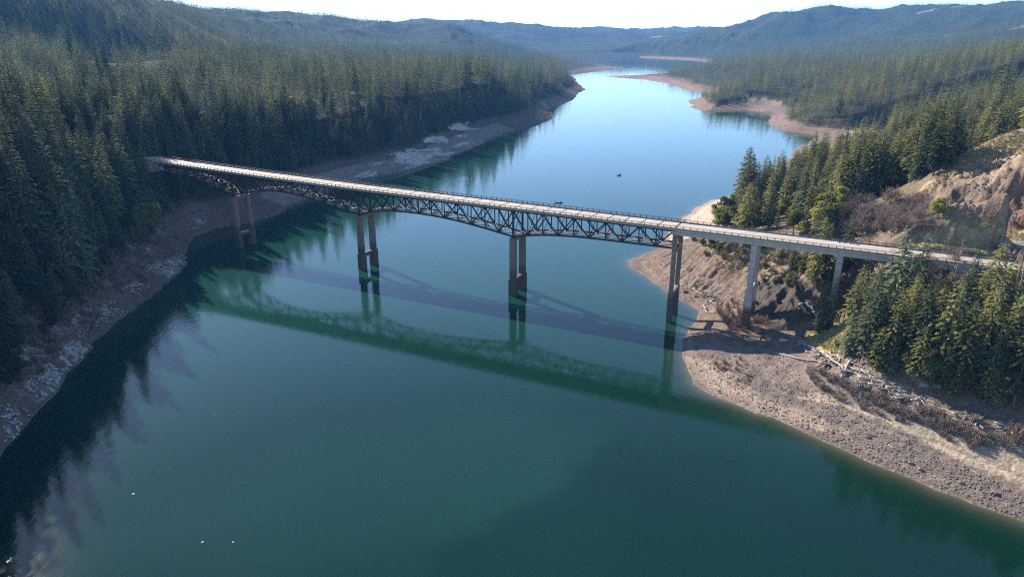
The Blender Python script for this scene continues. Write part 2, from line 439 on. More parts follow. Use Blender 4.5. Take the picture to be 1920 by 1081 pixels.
# bridge axis
BA = math.radians(-26.9)
BD = np.array([math.cos(BA), math.sin(BA), 0]); BN = np.array([-BD[1], BD[0], 0]); B0 = np.array([-150.4, 383.8, 0]); BZ = np.array([0, 0, 1.])
def zdeck(s): return np.interp(s, [-74, -52, -20, 20, 78, 115, 188, 224, 299, 370], [44.3, 43.8, 43.0, 42.2, 41.3, 41.0, 40.5, 40.2, 39.7, 39.4])
def BP(s, off, z): return B0 + BD * s + BN * off + np.array([0, 0, z])
S0, S1 = -72.0, 362.0
P5S, P6S = 273.0, 302.5

CLIFF = [(1712, 366), (1780, 330), (1849, 301), (1920, 292), (2010, 280), (2010, 450), (1920, 437), (1794, 417), (1736, 394)]
ROAD2 = [atz(1795, 421, 42)[:2], atz(1845, 437, 41.6)[:2], atz(1925, 466, 41)[:2], atz(2060, 520, 40.6)[:2]]

def seg_dist(x, y, pts):
    best = np.full(x.shape, 1e9)
    for a, b in zip(pts[:-1], pts[1:]):
        d = np.array(b) - np.array(a); t = np.clip(((x - a[0]) * d[0] + (y - a[1]) * d[1]) / (d @ d), 0, 1)
        best = np.minimum(best, np.hypot(x - a[0] - t * d[0], y - a[1] - t * d[1]))
    return best

def height(X, Y):
    shp = X.shape
    X = X.ravel().astype(float); Y = Y.ravel().astype(float)
    R = np.hypot(X, Y)
    sd, par = shore_dist(X, Y)
    wob = fbm(X / 40, Y / 40, 3, 3)
    bank = par[:, 0] * np.minimum(sd, par[:, 1]) + par[:, 2] * np.maximum(sd - par[:, 1], 0) * (1 + .35 * wob)
    base = base_height(X, Y)
    base = np.maximum(base, np.minimum(1.5 + .01 * np.maximum(sd, 0), 4))
    big = sstep(1300, 3200, R)
    base = base + big * (ridged(X / 520, Y / 620, 11, 5) - .64) * np.clip(base - 25, 0, 170) * .85 + sstep(500, 1500, R) * (1 - big) * fbm(X / 220, Y / 220, 5, 3) * 7
    k = np.clip(.12 * R * .05, 1.2, 14)
    h = np.clip(.5 + .5 * (base - bank) / k, 0, 1)
    land = base * (1 - h) + bank * h - k * h * (1 - h)
    land = np.maximum(land, .03 * np.minimum(sd, 20))
    px, py, _ = proj(np.stack([X, Y, land], -1))
    rt = (X > 30) & (R < 420)
    # rock relief
    near = np.clip(1 - R / 900, 0, 1)
    land = land + near * np.clip(sd / 12, 0, 1) * (fbm(X / 9, Y / 9, 21, 4) * .8 + fbm(X / 2.2, Y / 2.2, 25, 3) * .28)
    cl = inpoly(px, py, CLIFF) & rt
    crk = sstep(0, 1, np.clip((land - 42.5) / 4, 0, 1)) * cl
    ca, sa = math.cos(.6), math.sin(.6)
    u, v = X * ca + Y * sa, -X * sa + Y * ca
    land = land + crk * ((ridged(u / 5.0, v / 9, 31, 4) - .6) * 7.5 + (ridged(X / 1.8, Y / 1.8, 35, 3) - .5) * 2.0)
    fl_ = inpoly(px, py, [(1735, 446), (1775, 424), (1800, 418), (1940, 462), (1990, 500), (1960, 525), (1880, 506), (1720, 466)]) & rt
    land = np.where(fl_, np.minimum(land, 40.7 + .4 * fbm(X / 5, Y / 5, 46, 2)), land)
    kn = inpoly(px, py, [(1425, 520), (1500, 500), (1540, 560), (1530, 600), (1440, 625), (1400, 560)]) & rt
    land = land + kn * np.clip((land - 4) / 4, 0, 1) * ((ridged(X / 6, Y / 6, 41, 4) - .55) * 8.0 + .8)
    sl = inpoly(px, py, [(1230, 475), (1300, 455), (1500, 480), (1500, 560), (1420, 580), (1340, 560), (1260, 530)]) & rt & ~kn
    land = land + sl * np.clip(sd / 10, 0, 1) * (ridged((X * .8 + Y * .6) / 9, (X * -.6 + Y * .8) / 3.2, 43, 4) - .55) * 2.0
    # cut the ground under the deck and along the far road
    P = np.stack([X, Y], -1) - B0[:2]
    s = P @ BD[:2]; o = P @ BN[:2]
    on = (np.abs(o) < 9) & (s > S0 - 3) & (s < S1 + 60)
    lim = zdeck(s) - np.where(s > 356, .5, 3.4) - np.where(s < -50, -.2, 0)
    lim = lim + np.clip((np.abs(o) - 6.6) / 2.4, 0, 1) * 6
    land = np.where(on, np.minimum(land, lim), land)
    lm = (np.abs(o) < 6.6) & (s >= 354) & (s < S1 + 60)
    land = np.where(lm, zdeck(s) - .6, land)
    rd = seg_dist(X, Y, ROAD2)
    zr = 41.3 + 0 * X
    land = np.where(rd < 9, land + (zr - .25 - land) * (1 - sstep(4.5, 9, rd)), land)
    under = -np.minimum(.45 * -sd, 25)
    out = np.where(sd > 0, land, under)
    return out.reshape(shp), sd.reshape(shp), par.reshape(shp + (3,))

# ------------------------------------------------------------------ terrain sheet (polar grid round the camera's ground point)
TH = np.radians(np.concatenate([np.linspace(-62, -40, 90, endpoint=False), np.linspace(-40, 40, 760, endpoint=False), np.linspace(40, 62, 91)]))
RR = np.concatenate([np.linspace(90, 460, 420, endpoint=False), np.linspace(460, 1000, 190, endpoint=False), np.geomspace(1000, 9500, 230)])
GT, GR = np.meshgrid(TH, RR)
GX, GY = GR * np.sin(GT), GR * np.cos(GT)
GH, GSD, GPAR = height(GX, GY)
nR, nT = GX.shape
def grid_faces(keep=None):
    i = np.arange(nR * nT).reshape(nR, nT)
    Fq = np.stack([i[:-1, :-1], i[:-1, 1:], i[1:, 1:], i[1:, :-1]], -1).reshape(-1, 4)
    return Fq if keep is None else Fq[keep.ravel()[Fq].any(1)]

def terrain_colors():
    X, Y, H, sd = GX.ravel(), GY.ravel(), GH.ravel(), GSD.ravel()
    R = np.hypot(X, Y)
    n1 = fbm(X / 6, Y / 6, 51, 4); n2 = fbm(X / 25, Y / 25, 53, 4); n3 = fbm(X / 1.6, Y / 1.6, 57, 3)
    px, py, _ = proj(np.stack([X, Y, H], -1))
    jx, jy = px + n1 * 9, py + n2 * 6 + n1 * 4
    C = np.empty((len(X), 3)); C[:] = (.032, .031, .020)
    left = X < 40
    def put(mask, c, w=1.0):
        w = (mask * w)[:, None]
        C[:] = C * (1 - w) + np.array(c) * w
    # drawn-down shore: bare soil
    tl = np.where(X < 30, np.where(R < 330, 10.5, 13.5), 8.5) + n2 * 2.5
    put(1 - sstep(tl - 2, tl + 2, H), (.125, .090, .070))
    put((R > 1000) & (X > 150), (.18, .125, .10), 1 - sstep(3, 7, H))
    far = sstep(900, 2200, R)
    put(far > 0, (.024, .034, .022), far * sstep(8, 14, H))
    # open patches on the far hills
    op = sstep(.60, .66, fbm(X / 260, Y / 130, 61, 3)) * sstep(2600, 3400, R) * (X > 300) * sstep(60, 120, H)
    put(op > 0, (.30, .235, .17), op * .8)
    rt = (X > 20) & (R < 420)
    # right bank: soil slope, gravel, sand, grass
    soil = rt & (H > 0)
    put(soil, (.150, .112, .084), .9)
    put(soil & inpoly(jx, jy, [(1330, 440), (1500, 440), (1540, 520), (1440, 520), (1360, 500)]), (.23, .18, .115), .55 + .3 * np.clip(n1, -1, 1))
    put(soil & inpoly(jx, jy, [(1340, 440), (1720, 430), (1720, 300), (2000, 200), (2000, 100), (1500, 280), (1380, 360)]), (.105, .085, .052), .8)
    put(soil & inpoly(jx, jy, [(1180, 470), (1260, 560), (1330, 585), (1400, 560), (1330, 520), (1260, 490)]), (.175, .130, .102), .9)
    grav = soil & inpoly(jx, jy, [(1278, 640), (1400, 650), (1520, 640), (1580, 690), (1700, 760), (1930, 830), (2100, 900), (2500, 1300), (1800, 1000), (1278, 720)])
    put(grav, (.155, .122, .104), .95)
    put(soil & inpoly(jx, jy, [(1282, 668), (1330, 675), (1375, 700), (1420, 735), (1500, 768), (1590, 805), (1600, 822), (1500, 797), (1420, 772), (1340, 738), (1288, 698)]), (.26, .20, .15), .85)
    put(soil & inpoly(jx, jy, [(1480, 745), (1600, 770), (1690, 800), (1800, 865), (1940, 925), (2100, 985), (2100, 900), (1930, 825), (1840, 810), (1740, 800), (1640, 765), (1540, 742)]), (.30, .24, .175), .85)
    put(soil & inpoly(jx, jy, [(1580, 680), (1640, 690), (1760, 760), (1940, 815), (1940, 850), (1750, 800), (1620, 740)]), (.22, .18, .15), .7)
    put(soil & inpoly(jx, jy, [(1505, 628), (1560, 603), (1612, 598), (1600, 650), (1570, 668), (1530, 655)]), (.26, .225, .085), .9)
    put(soil & inpoly(jx, jy, [(1425, 530), (1500, 510), (1540, 560), (1530, 600), (1440, 620), (1410, 570)]), (.058, .050, .043), .92)
    put(soil & inpoly(jx, jy, [(1690, 690), (1790, 700), (1800, 735), (1720, 722)]), (.36, .32, .28), .7)
    cl = soil & inpoly(jx, jy, CLIFF)
    put(cl, (.135, .098, .073), .95); put(cl, (.27, .205, .145), np.clip(.45 + n1 * 1.5, 0, 1) * .7); put(cl & (px > 1840), (.22, .11, .08), np.clip(.3 + n2 * 1.5, 0, .7))
    put(soil & inpoly(jx, jy, [(1705, 372), (1780, 312), (1850, 255), (1930, 222), (2020, 215), (2020, 285), (1920, 293), (1849, 303), (1780, 333)]), (.25, .20, .125), .9)
    put(soil & inpoly(jx, jy, [(1690, 470), (1720, 438), (1800, 448), (1960, 510), (1960, 540), (1860, 505)]), (.27, .23, .12), .8)
    put(soil & inpoly(jx, jy, [(1736, 394), (1794, 413), (1940, 436), (1940, 462), (1850, 440), (1780, 420)]), (.27, .225, .13), .8)
    # light flats on the right shore further off
    mid = (X > 150) & (R > 420) & (R < 1400) & (H > 0)
    put(mid & inpoly(jx, jy, [(1510, 268), (1560, 244), (1650, 246), (1650, 276), (1580, 292), (1500, 285)]), (.36, .275, .20), .85)
    put(mid & inpoly(jx, jy, [(1400, 210), (1455, 214), (1470, 190), (1400, 180)]), (.24, .185, .14), .7)
    put(mid & (H < 7), (.165, .122, .10), .8)
    put((X > 80) & (R > 400) & (R < 620) & (H > 0) & (H < 8), (.46, .375, .30), .8)
    # left bank: pale rock ledges and patches of old snow on the drawn-down slope
    pr = left & (H > 1) & (H < 17) & inpoly(jx, jy, [(660, 330), (720, 295), (790, 268), (850, 232), (900, 228), (880, 262), (870, 288), (800, 305), (745, 333)])
    put(pr, (.52, .45, .38), sstep(.02, .12, fbm((X * .5 + Y * .87) / 40, (X * .87 - Y * .5) / 9, 71, 4)) * (.6 + .8 * np.clip(n3 + .3, 0, .6)))
    st = left & (H > .8) & (H < 9) & (R > 500) & (R < 900)
    put(st, (.36, .31, .27), .35)
    sn = left & (H > .6) & (H < 12) & (R < 440)
    cl2 = fbm(X / 16, Y / 16, 75, 2)
    rag = fbm(X / 2.6, Y / .9, 77, 3)
    put(sn, (.60, .58, .58), sstep(.06, .24, cl2 - .02 * H + .02) * sstep(.0, .22, rag) * .45)
    # wet edge, lake bed
    put((H > 0) & (H < .5), (.10, .085, .07), .6 * (1 - sstep(.15, .5, H)))
    put(H <= 0, (.16, .14, .09), 1.0)
    strand = fbm(H * 2.6 + n2 * .5, H * 0 + n1 * .25, 83, 3) * ((H > 0) & (H < 12) & (R < 1200))
    C *= (1 + .22 * n3 + .15 * n1 + .38 * strand)[:, None]
    return np.clip(C, .005, .9)

def terrain_mat():
    m, nt, bs, out = newmat("terrain_ground")
    at = node(nt, "ShaderNodeAttribute", attribute_name="albedo")
    geo = node(nt, "ShaderNodeNewGeometry")
    n1 = node(nt, "ShaderNodeTexNoise", i_Scale=.9, i_Detail=8.0, i_Roughness=.7)
    n2 = node(nt, "ShaderNodeTexVoronoi", i_Scale=1.1)
    nt.links.new(geo.outputs["Position"], n1.inputs["Vector"]); nt.links.new(geo.outputs["Position"], n2.inputs["Vector"])
    mr = node(nt, "ShaderNodeMapRange"); mr.inputs[1].default_value = .3; mr.inputs[2].default_value = .7; mr.inputs[3].default_value = .62; mr.inputs[4].default_value = 1.38
    nt.links.new(n1.outputs[0], mr.inputs[0])
    mx = node(nt, "ShaderNodeVectorMath", operation='SCALE')
    nt.links.new(at.outputs["Color"], mx.inputs[0]); nt.links.new(mr.outputs[0], mx.inputs["Scale"])
    nt.links.new(mx.outputs[0], bs.inputs["Base Color"])
    bs.inputs["Roughness"].default_value = .95; bs.inputs["Specular IOR Level"].default_value = .1
    b1 = node(nt, "ShaderNodeBump", i_Strength=.7, i_Distance=.6); b2 = node(nt, "ShaderNodeBump", i_Strength=.45, i_Distance=.35)
    nt.links.new(n1.outputs[0], b1.inputs["Height"]); nt.links.new(n2.outputs["Distance"], b2.inputs["Height"])
    nt.links.new(b1.outputs[0], b2.inputs["Normal"]); nt.links.new(b2.outputs[0], bs.inputs["Normal"])
    return m

V = np.stack([GX, GY, GH], -1).reshape(-1, 3)
tm = mesh_np("ground", V, grid_faces(), [terrain_mat()], smooth=True)
ca = tm.color_attributes.new("albedo", 'FLOAT_COLOR', 'POINT')
_c = np.ones((len(V), 4), np.float32); _c[:, :3] = terrain_colors()
ca.data.foreach_set("color", _c.ravel())
tag(obj("ground", tm), kind='structure')

# ------------------------------------------------------------------ water
def water_mat():
    m, nt, bs, out = newmat("lake_water")
    at = node(nt, "ShaderNodeAttribute", attribute_name="shallow")
    geo = node(nt, "ShaderNodeNewGeometry")
    nz = node(nt, "ShaderNodeTexNoise", i_Scale=.012, i_Detail=4.0)
    nt.links.new(geo.outputs["Position"], nz.inputs["Vector"])
    col = ramp(nt, nz.outputs[0], [(.35, (.0012, .0150, .0088)), (.65, (.0022, .0205, .0122))])
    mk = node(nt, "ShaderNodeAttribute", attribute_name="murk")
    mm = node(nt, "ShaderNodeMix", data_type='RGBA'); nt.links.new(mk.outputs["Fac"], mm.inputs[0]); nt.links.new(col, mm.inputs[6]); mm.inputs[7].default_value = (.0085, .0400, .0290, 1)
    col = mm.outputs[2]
    mx = node(nt, "ShaderNodeMix", data_type='RGBA'); nt.links.new(at.outputs["Fac"], mx.inputs[0])
    nt.links.new(col, mx.inputs[6]); mx.inputs[7].default_value = (.10, .085, .055, 1)
    nt.links.new(mx.outputs[2], bs.inputs["Base Color"])
    bs.inputs["Roughness"].default_value = .05; bs.inputs["IOR"].default_value = 1.333
    bs.inputs["Specular IOR Level"].default_value = .44
    # ripples, in wind-ruffled patches
    pz = node(nt, "ShaderNodeTexNoise", i_Scale=.02, i_Detail=2.0)
    nt.links.new(geo.outputs["Position"], pz.inputs["Vector"])
    mp = node(nt, "ShaderNodeMapping"); mp.inputs["Rotation"].default_value = (0, 0, .7); mp.inputs["Scale"].default_value = (1, .45, 1)
    nt.links.new(geo.outputs["Position"], mp.inputs[0])
    r1 = node(nt, "ShaderNodeTexNoise", i_Scale=.7, i_Detail=4.0, i_Roughness=.55)
    nt.links.new(mp.outputs[0], r1.inputs["Vector"])
    st = node(nt, "ShaderNodeMapRange"); st.inputs[1].default_value = .4; st.inputs[2].default_value = .65; st.inputs[3].default_value = .03; st.inputs[4].default_value = .15
    nt.links.new(pz.outputs[0], st.inputs[0])
    bp = node(nt, "ShaderNodeBump", i_Distance=.35); nt.links.new(st.outputs[0], bp.inputs["Strength"]); nt.links.new(r1.outputs[0], bp.inputs["Height"])
    nt.links.new(bp.outputs[0], bs.inputs["Normal"])
    return m
wk = (GSD < 6)
Vw = V.copy(); Vw[:, 2] = 0
Fw = grid_faces(wk)
used = np.unique(Fw); remap = np.full(len(Vw), -1); remap[used] = np.arange(len(used))
wm = mesh_np("lake_water", Vw[used], remap[Fw], [water_mat()], smooth=True)
wa = wm.attributes.new("shallow", 'FLOAT', 'POINT')
_sd = -GSD.ravel()[used]; _par = GPAR.reshape(-1, 3)[used]
wa.data.foreach_set("value", (np.exp(-np.clip(_sd, 0, 99) / 2.6) * .8 * np.clip(1.2 - _par[:, 0] * 1.4, .05, 1)).astype(np.float32))
wb = wm.attributes.new("murk", 'FLOAT', 'POINT')
_x, _y = Vw[used, 0], Vw[used, 1]
_px, _py, _ = proj(Vw[used])
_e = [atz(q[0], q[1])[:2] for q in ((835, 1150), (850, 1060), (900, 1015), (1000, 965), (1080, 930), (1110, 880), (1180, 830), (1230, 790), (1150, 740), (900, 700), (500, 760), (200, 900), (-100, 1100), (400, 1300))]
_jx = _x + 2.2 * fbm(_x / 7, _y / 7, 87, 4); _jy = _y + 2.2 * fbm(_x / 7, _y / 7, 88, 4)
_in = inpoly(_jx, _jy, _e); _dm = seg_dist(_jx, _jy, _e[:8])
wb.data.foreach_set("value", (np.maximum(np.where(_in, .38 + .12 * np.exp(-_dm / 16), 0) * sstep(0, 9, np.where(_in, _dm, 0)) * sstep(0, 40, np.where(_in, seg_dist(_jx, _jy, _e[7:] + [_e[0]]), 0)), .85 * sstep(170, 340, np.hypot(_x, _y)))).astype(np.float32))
tag(obj("lake_water", wm), kind='structure')

# ------------------------------------------------------------------ the bridge
bridge = empty("truss_bridge", tuple(B0 + BD * 150 + BZ * 0))
bridge.location = (0, 0, 0)
tag(bridge, "long steel deck truss bridge on tall concrete piers crossing the lake", "bridge")
HW = 6.0
def strip(off0, off1, z0, z1, s0=S0, s1=S1, step=7.0, mb=None):
    mb = mb or MB()
    n = max(2, int((s1 - s0) / step)); ss = np.linspace(s0, s1, n + 1); k = len(mb.v)
    for s in ss:
        z = float(zdeck(s))
        for o_, zz in ((off0, z0), (off1, z0), (off1, z1), (off0, z1)): mb.v.append(tuple(BP(s, o_, z + zz)))
    for i in range(n):
        a = k + i * 4; b = a + 4
        for j in range(4): mb.f.append((a + j, a + (j + 1) % 4, b + (j + 1) % 4, b + j))
    mb.f.append((k + 3, k + 2, k + 1, k)); e = k + n * 4; mb.f.append((e, e + 1, e + 2, e + 3))
    return mb
# z offsets are relative to the top of the roadway minus 0.9 (zdeck marks the rail line seen in the picture)
RZ = -.75
deck = strip(-HW, HW, RZ - .45, RZ).build("deck", M_CONC, bridge)
strip(-HW + .45, HW - .45, RZ + .004, RZ + .012).build("roadway", M_DECK, deck)
ln = MB()
for o_ in (-.16, .16): strip(o_ - .06, o_ + .06, RZ + .016, RZ + .02, mb=ln)
ln.build("centre_line", M_YEL, deck)
ln = MB()
for o_ in (-4.3, 4.3): strip(o_ - .07, o_ + .07, RZ + .016, RZ + .02, mb=ln)
ln.build("edge_line", M_LINE, deck)
for s in (1.8, 242.4, 352):
    jn = MB(); jn.box(BP(s, 0, float(zdeck(s)) + RZ + .026), BD, BN, BZ, .7, 2 * HW - 1, .008); jn.build("expansion_joint", M_STEEL, deck)
for sg in (-1, 1):
    p = strip(sg * HW - .02 if sg > 0 else -HW - .02, sg * HW + .38 if sg > 0 else -HW + .38, RZ + .003, RZ + .5) if sg < 0 else strip(HW - .38, HW + .02, RZ + .003, RZ + .5)
    po = p.build("parapet", M_PARA, bridge)
    r = MB()
    oo = sg * (HW - .18)
    for s in np.arange(S0 + 1, S1, 2.6):
        z = float(zdeck(s)); r.box(BP(s, oo, z + RZ + .5 + .37), BD, BN, BZ, .22, .22, .73)
    strip(oo - .08, oo + .08, RZ + .97, RZ + 1.05, mb=r); strip(oo - .08, oo + .08, RZ + 1.25, RZ + 1.34, mb=r)
    r.build("railing", M_STEEL, po)

# truss
PIER = [1.8, 86.8, 171.6, 242.4]
_kn = [(-54, 37.8), (-45, 37.5), (-28, 36.4), (-18, 35.0), (-10, 33.2), (1.8, 28.9), (11, 31.8), (19, 33.6), (27, 34.4), (37, 34.7), (47, 34.2), (58, 32.7), (69, 30.8), (78, 29.3), (86.8, 28.1),
       (95, 30.4), (103, 31.7), (112, 32.2), (124, 32.3), (134, 31.9), (144, 31.1), (156, 29.6), (171.6, 27.2), (180, 28.9), (190, 30.2), (200, 30.8), (210, 31.1), (242.4, 31.3)]
def zbot(s): return float(np.interp(s, [k[0] for k in _kn], [k[1] for k in _kn]))
def ztop(s): return float(zdeck(s)) - 1.75
TO = 4.6
nodes = []
for a, b, n in ((-54, 1.8, 8), (1.8, 86.8, 12), (86.8, 171.6, 12), (171.6, 242.4, 10)):
    nodes += list(np.linspace(a, b, n, endpoint=False))
nodes.append(242.4)
kpar = list(range(8)) + list(range(12)) + list(range(12)) + list(range(11))
for sg in (-1, 1):
    o_ = sg * TO
    tr = MB()
    for a, b in zip(nodes[:-1], nodes[1:]): tr.bar(BP(a, o_, ztop(a)), BP(b, o_, ztop(b)), .55, .75)
    g = tr
    for s, k in zip(nodes, kpar):
        if k % 2 == 0: g.box(BP(s, o_, ztop(s) - .3), BD, BN, BZ, 1.9, .66, 1.5)
    tro = tr.build("truss", M_STEEL, bridge)
    bc = MB()
    for a, b in zip(nodes[:-1], nodes[1:]): bc.bar(BP(a, o_, zbot(a)), BP(b, o_, zbot(b)), .6, .7)
    for s, k in zip(nodes, kpar):
        if k % 2: bc.box(BP(s, o_, zbot(s) + .35), BD, BN, BZ, 1.9, .66, 1.4)
    bc.build("bottom_chord", M_STEEL, tro)
    for i, (s, k) in enumerate(zip(nodes, kpar)):
        if ztop(s) - zbot(s) > 1.0:
            v = MB(); w = .75 if any(abs(s - p) < .1 for p in PIER) else .38
            v.bar(BP(s, o_, zbot(s) + .3), BP(s, o_, ztop(s) - .3), w, w, up=BD); v.build("vertical", M_STEEL, tro)
        if i + 1 < len(nodes):
            s2 = nodes[i + 1]; d_ = MB()
            if k % 2 == 0: d_.bar(BP(s, o_, ztop(s)), BP(s2, o_, zbot(s2)), .44, .5, up=BN)
            else: d_.bar(BP(s, o_, zbot(s)), BP(s2, o_, ztop(s2)), .44, .5, up=BN)
            d_.build("diagonal", M_STEEL, tro)
# cross members between the two trusses
fl = MB(); lb = MB(); sw = MB()
for i, (s, k) in enumerate(zip(nodes, kpar)):
    zb, zt = zbot(s), ztop(s)
    fl.bar(BP(s, -HW + .5, zt + .55), BP(s, HW - .5, zt + .55), .4, 1.0)
    lb.bar(BP(s, -TO + .3, zb + .1), BP(s, TO - .3, zb + .1), .5, .42)
    if zt - zb > 4: 
        sw.bar(BP(s, -TO + .25, zb + .4), BP(s, TO - .25, zt - .5), .2, .2); sw.bar(BP(s + .25, TO - .25, zb + .4), BP(s + .25, -TO + .25, zt - .5), .2, .2)
    if i + 1 < len(nodes):
        s2 = nodes[i + 1]; zb2 = zbot(s2); sm = (s + s2) / 2; zm = (zb + zb2) / 2
        lb.bar(BP(s, -TO + .3, zb + .12), BP(s2, 0, zb2 + .12), .42, .3); lb.bar(BP(s, TO - .3, zb + .12), BP(s2, 0, zb2 + .12), .42, .3)
for o_ in (-3.4, -1.15, 1.15, 3.4): strip(o_ - .18, o_ + .18, RZ - 1.15, RZ - .46, -54, 242, mb=fl)
fl.build("floor_beam", M_STEEL, bridge); lb.build("lateral_bracing", M_STEEL_LIT, bridge); sw.build("sway_bracing", M_STEEL, bridge)

# piers
def ground_at(x, y):
    h, _, _ = height(np.array([[x]]), np.array([[y]])); return float(h[0, 0])
def pier(s, ztop_, z_low, z_split, wide=1.0, tie2=None, cap=True, lit=False):
    M_ = M_PIER_LIT if lit else M_PIER
    p = MB()
    zc = ztop_
    if cap: p.box(BP(s, 0, zc - .75), BD, BN, BZ, 2.3, 2 * 4.7 - 2.4 * wide, 1.5)
    else: p.box(BP(s, 0, zc - .8), BD, BN, BZ, 2.3, 2 * 4.7 - 2.4 * wide, 1.6)
    po = p.build("pier", M_, bridge)
    for o_ in (-4.7, 4.7):
        c = MB(); w0 = 2.5 * wide; w1 = 3.2 * wide
        c.box(BP(s, o_, (z_split + zc) / 2), BD, BN, BZ, w0, w0, zc - z_split)
        c.box(BP(s, o_, (z_low + z_split) / 2), BD, BN, BZ, w1, w1, z_split - z_low)
        for sx in (-1, 1):
            c.box(BP(s + sx * (w0 / 2 + .06), o_, (z_split + zc) / 2), BD, BN, BZ, .12, w0 * .42, zc - z_split - .6)
        c.build("column", M_, po)
    t = MB(); t.box(BP(s, 0, z_split - .95), BD, BN, BZ, 1.9, 2 * 4.7 - 3.2 * wide, 1.9); t.build("tie_beam", M_, po)
    if tie2 is not None:
        t = MB(); t.box(BP(s, 0, tie2), BD, BN, BZ, 1.7, 2 * 4.7 - 2.5 * wide, 1.6); t.build("tie_beam", M_, po)
for s, z, sp in ((1.8, 28.3, 8.2), (86.8, 27.5, 8.0), (171.6, 26.6, 7.8)):
    pier(s, z, -14, sp)
    b = MB()
    for o_ in (-TO, TO): b.box(BP(s, o_, z + .35), BD, BN, BZ, 1.2, 1.0, .7)
    b.build("bearing", M_STEEL, bridge)
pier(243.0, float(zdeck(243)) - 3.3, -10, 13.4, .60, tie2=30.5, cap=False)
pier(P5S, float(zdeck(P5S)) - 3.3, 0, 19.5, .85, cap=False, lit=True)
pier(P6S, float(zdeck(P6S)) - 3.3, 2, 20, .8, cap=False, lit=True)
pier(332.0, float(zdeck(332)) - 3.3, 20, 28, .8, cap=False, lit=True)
# approach spans: concrete girders from the last truss pier to the right bank
gd = MB()
for o_ in (-4.6, -1.55, 1.55, 4.6): strip(o_ - .4, o_ + .4, -3.3, RZ - .46, 241.6, 355, mb=gd)
for s in (243, P5S, P6S, 332): gd.box(BP(s, 0, float(zdeck(s)) - 2.35), BD, BN, BZ, .9, 8.3, 1.5)
gd.build("girder", M_CONC, bridge)
for s, w in ((356.5, 12), (-66, 11.9)):
    z = float(zdeck(s)); a = MB(); a.box(BP(s, 0, z - 4.8), BD, BN, BZ, 2.8, w, 7.0); a.build("abutment", M_CONC, bridge)

# ------------------------------------------------------------------ road beyond the bridge and the side road
ap = MB(); k = 0
for s0_, s1_ in ((361.5, 430),): strip(-HW - 1, HW + 1, RZ - .3, RZ - .01, s0_, s1_, mb=ap)
tag(ap.build("road", M_DECK), kind='structure')
def road_strip(pts, w, z, name):
    mb = MB(); P = [np.array(p) for p in pts]; Q = []
    for a, b in zip(P[:-1], P[1:]):
        for t in np.linspace(0, 1, 8, endpoint=False): Q.append(a + (b - a) * t)
    Q.append(P[-1])
    for i, p in enumerate(Q):
        d = Q[min(i + 1, len(Q) - 1)] - Q[max(i - 1, 0)]; d /= np.linalg.norm(d); nn = np.array([-d[1], d[0]])
        for sg in (-1, 1): mb.v.append((*(p + nn * sg * w / 2), z))
    for i in range(len(Q) - 1): mb.f.append((2 * i, 2 * i + 1, 2 * i + 3, 2 * i + 2))
    return tag(mb.build(name, M_ASPH), kind='structure')
road_strip(ROAD2, 8.0, 41.32, "side_road")
# guardrail on the lake side of the side road
def guardrail(pts, off, label):
    r = MB(); posts = []
    P = [np.array(p) for p in pts]
    prev = None; allp = []
    for a, b in zip(P[:-1], P[1:]):
        d = b - a; L = np.linalg.norm(d); d /= L; nn = np.array([-d[1], d[0]])
        for t in np.arange(0, L, 3.5): allp.append(a + d * t + nn * off)
    for a, b in zip(allp[:-1], allp[1:]): r.bar((*a, 41.95), (*b, 41.95), .1, .34)
    o = r.build("guardrail", M_GALV); tag(o, label, "guardrail")
    for p in allp:
        q = MB(); q.box((p[0], p[1], 41.5), (1, 0, 0), (0, 1, 0), (0, 0, 1), .2, .2, .95); q.build("post", M_GALV, o)
guardrail(ROAD2[1:], -4.6, "pale steel guardrail along the side road below the rocky cliff")

# roadside marker post by the side road
mk = atz(1914, 452, 42.2)
m_ = MB(); m_.box((mk[0], mk[1], 42.0), (1, 0, 0), (0, 1, 0), (0, 0, 1), .25, .25, 1.6)
mo = tag(m_.build("marker_post", M_GALV), "short post with a white board beside the side road at the right edge", "marker")
m_ = MB(); m_.box((mk[0], mk[1] - .2, 42.75), (1, 0, 0), (0, 1, 0), (0, 0, 1), 1.0, .08, .9); m_.build("board", M_WHITE, mo)

# ------------------------------------------------------------------ the dam far down the lake
dm = MB()
DA, DB = atz(1010, 107, 0), atz(1200, 107, 0)
dd = (DB - DA) / np.linalg.norm(DB - DA); dn = np.array([-dd[1], dd[0], 0])
Ld = np.linalg.norm(DB - DA) + 120
for i, t in enumerate((-60, Ld)):
    for o_, z in ((-90, -14), (0, 24), (14, 24), (90, -10)): dm.v.append(tuple(DA + dd * t + dn * o_ + BZ * z))
for j in range(4): dm.f.append((j, (j + 1) % 4, 4 + (j + 1) % 4, 4 + j))
dm.f += [(3, 2, 1, 0), (4, 5, 6, 7)]
tag(dm.build("dam", M_DAM), "long level rockfill dam closing the far end of the lake", "dam")
tw = MB(); c_ = DA + dd * 25 - dn * 60
tw.box(c_ + BZ * 10, dd, dn, BZ, 9, 9, 40); tw.box(c_ + BZ * 33, dd, dn, BZ, 13, 13, 6)
two = tag(tw.build("intake_tower", M_CONC), "slim intake tower standing in the water at the left end of the dam", "tower")
tw = MB(); tw.bar(c_ + dn * 7 + BZ * 29, c_ + dn * 66 + BZ * 25.5, 4, 1.5); tw.build("footbridge", M_CONC, two)

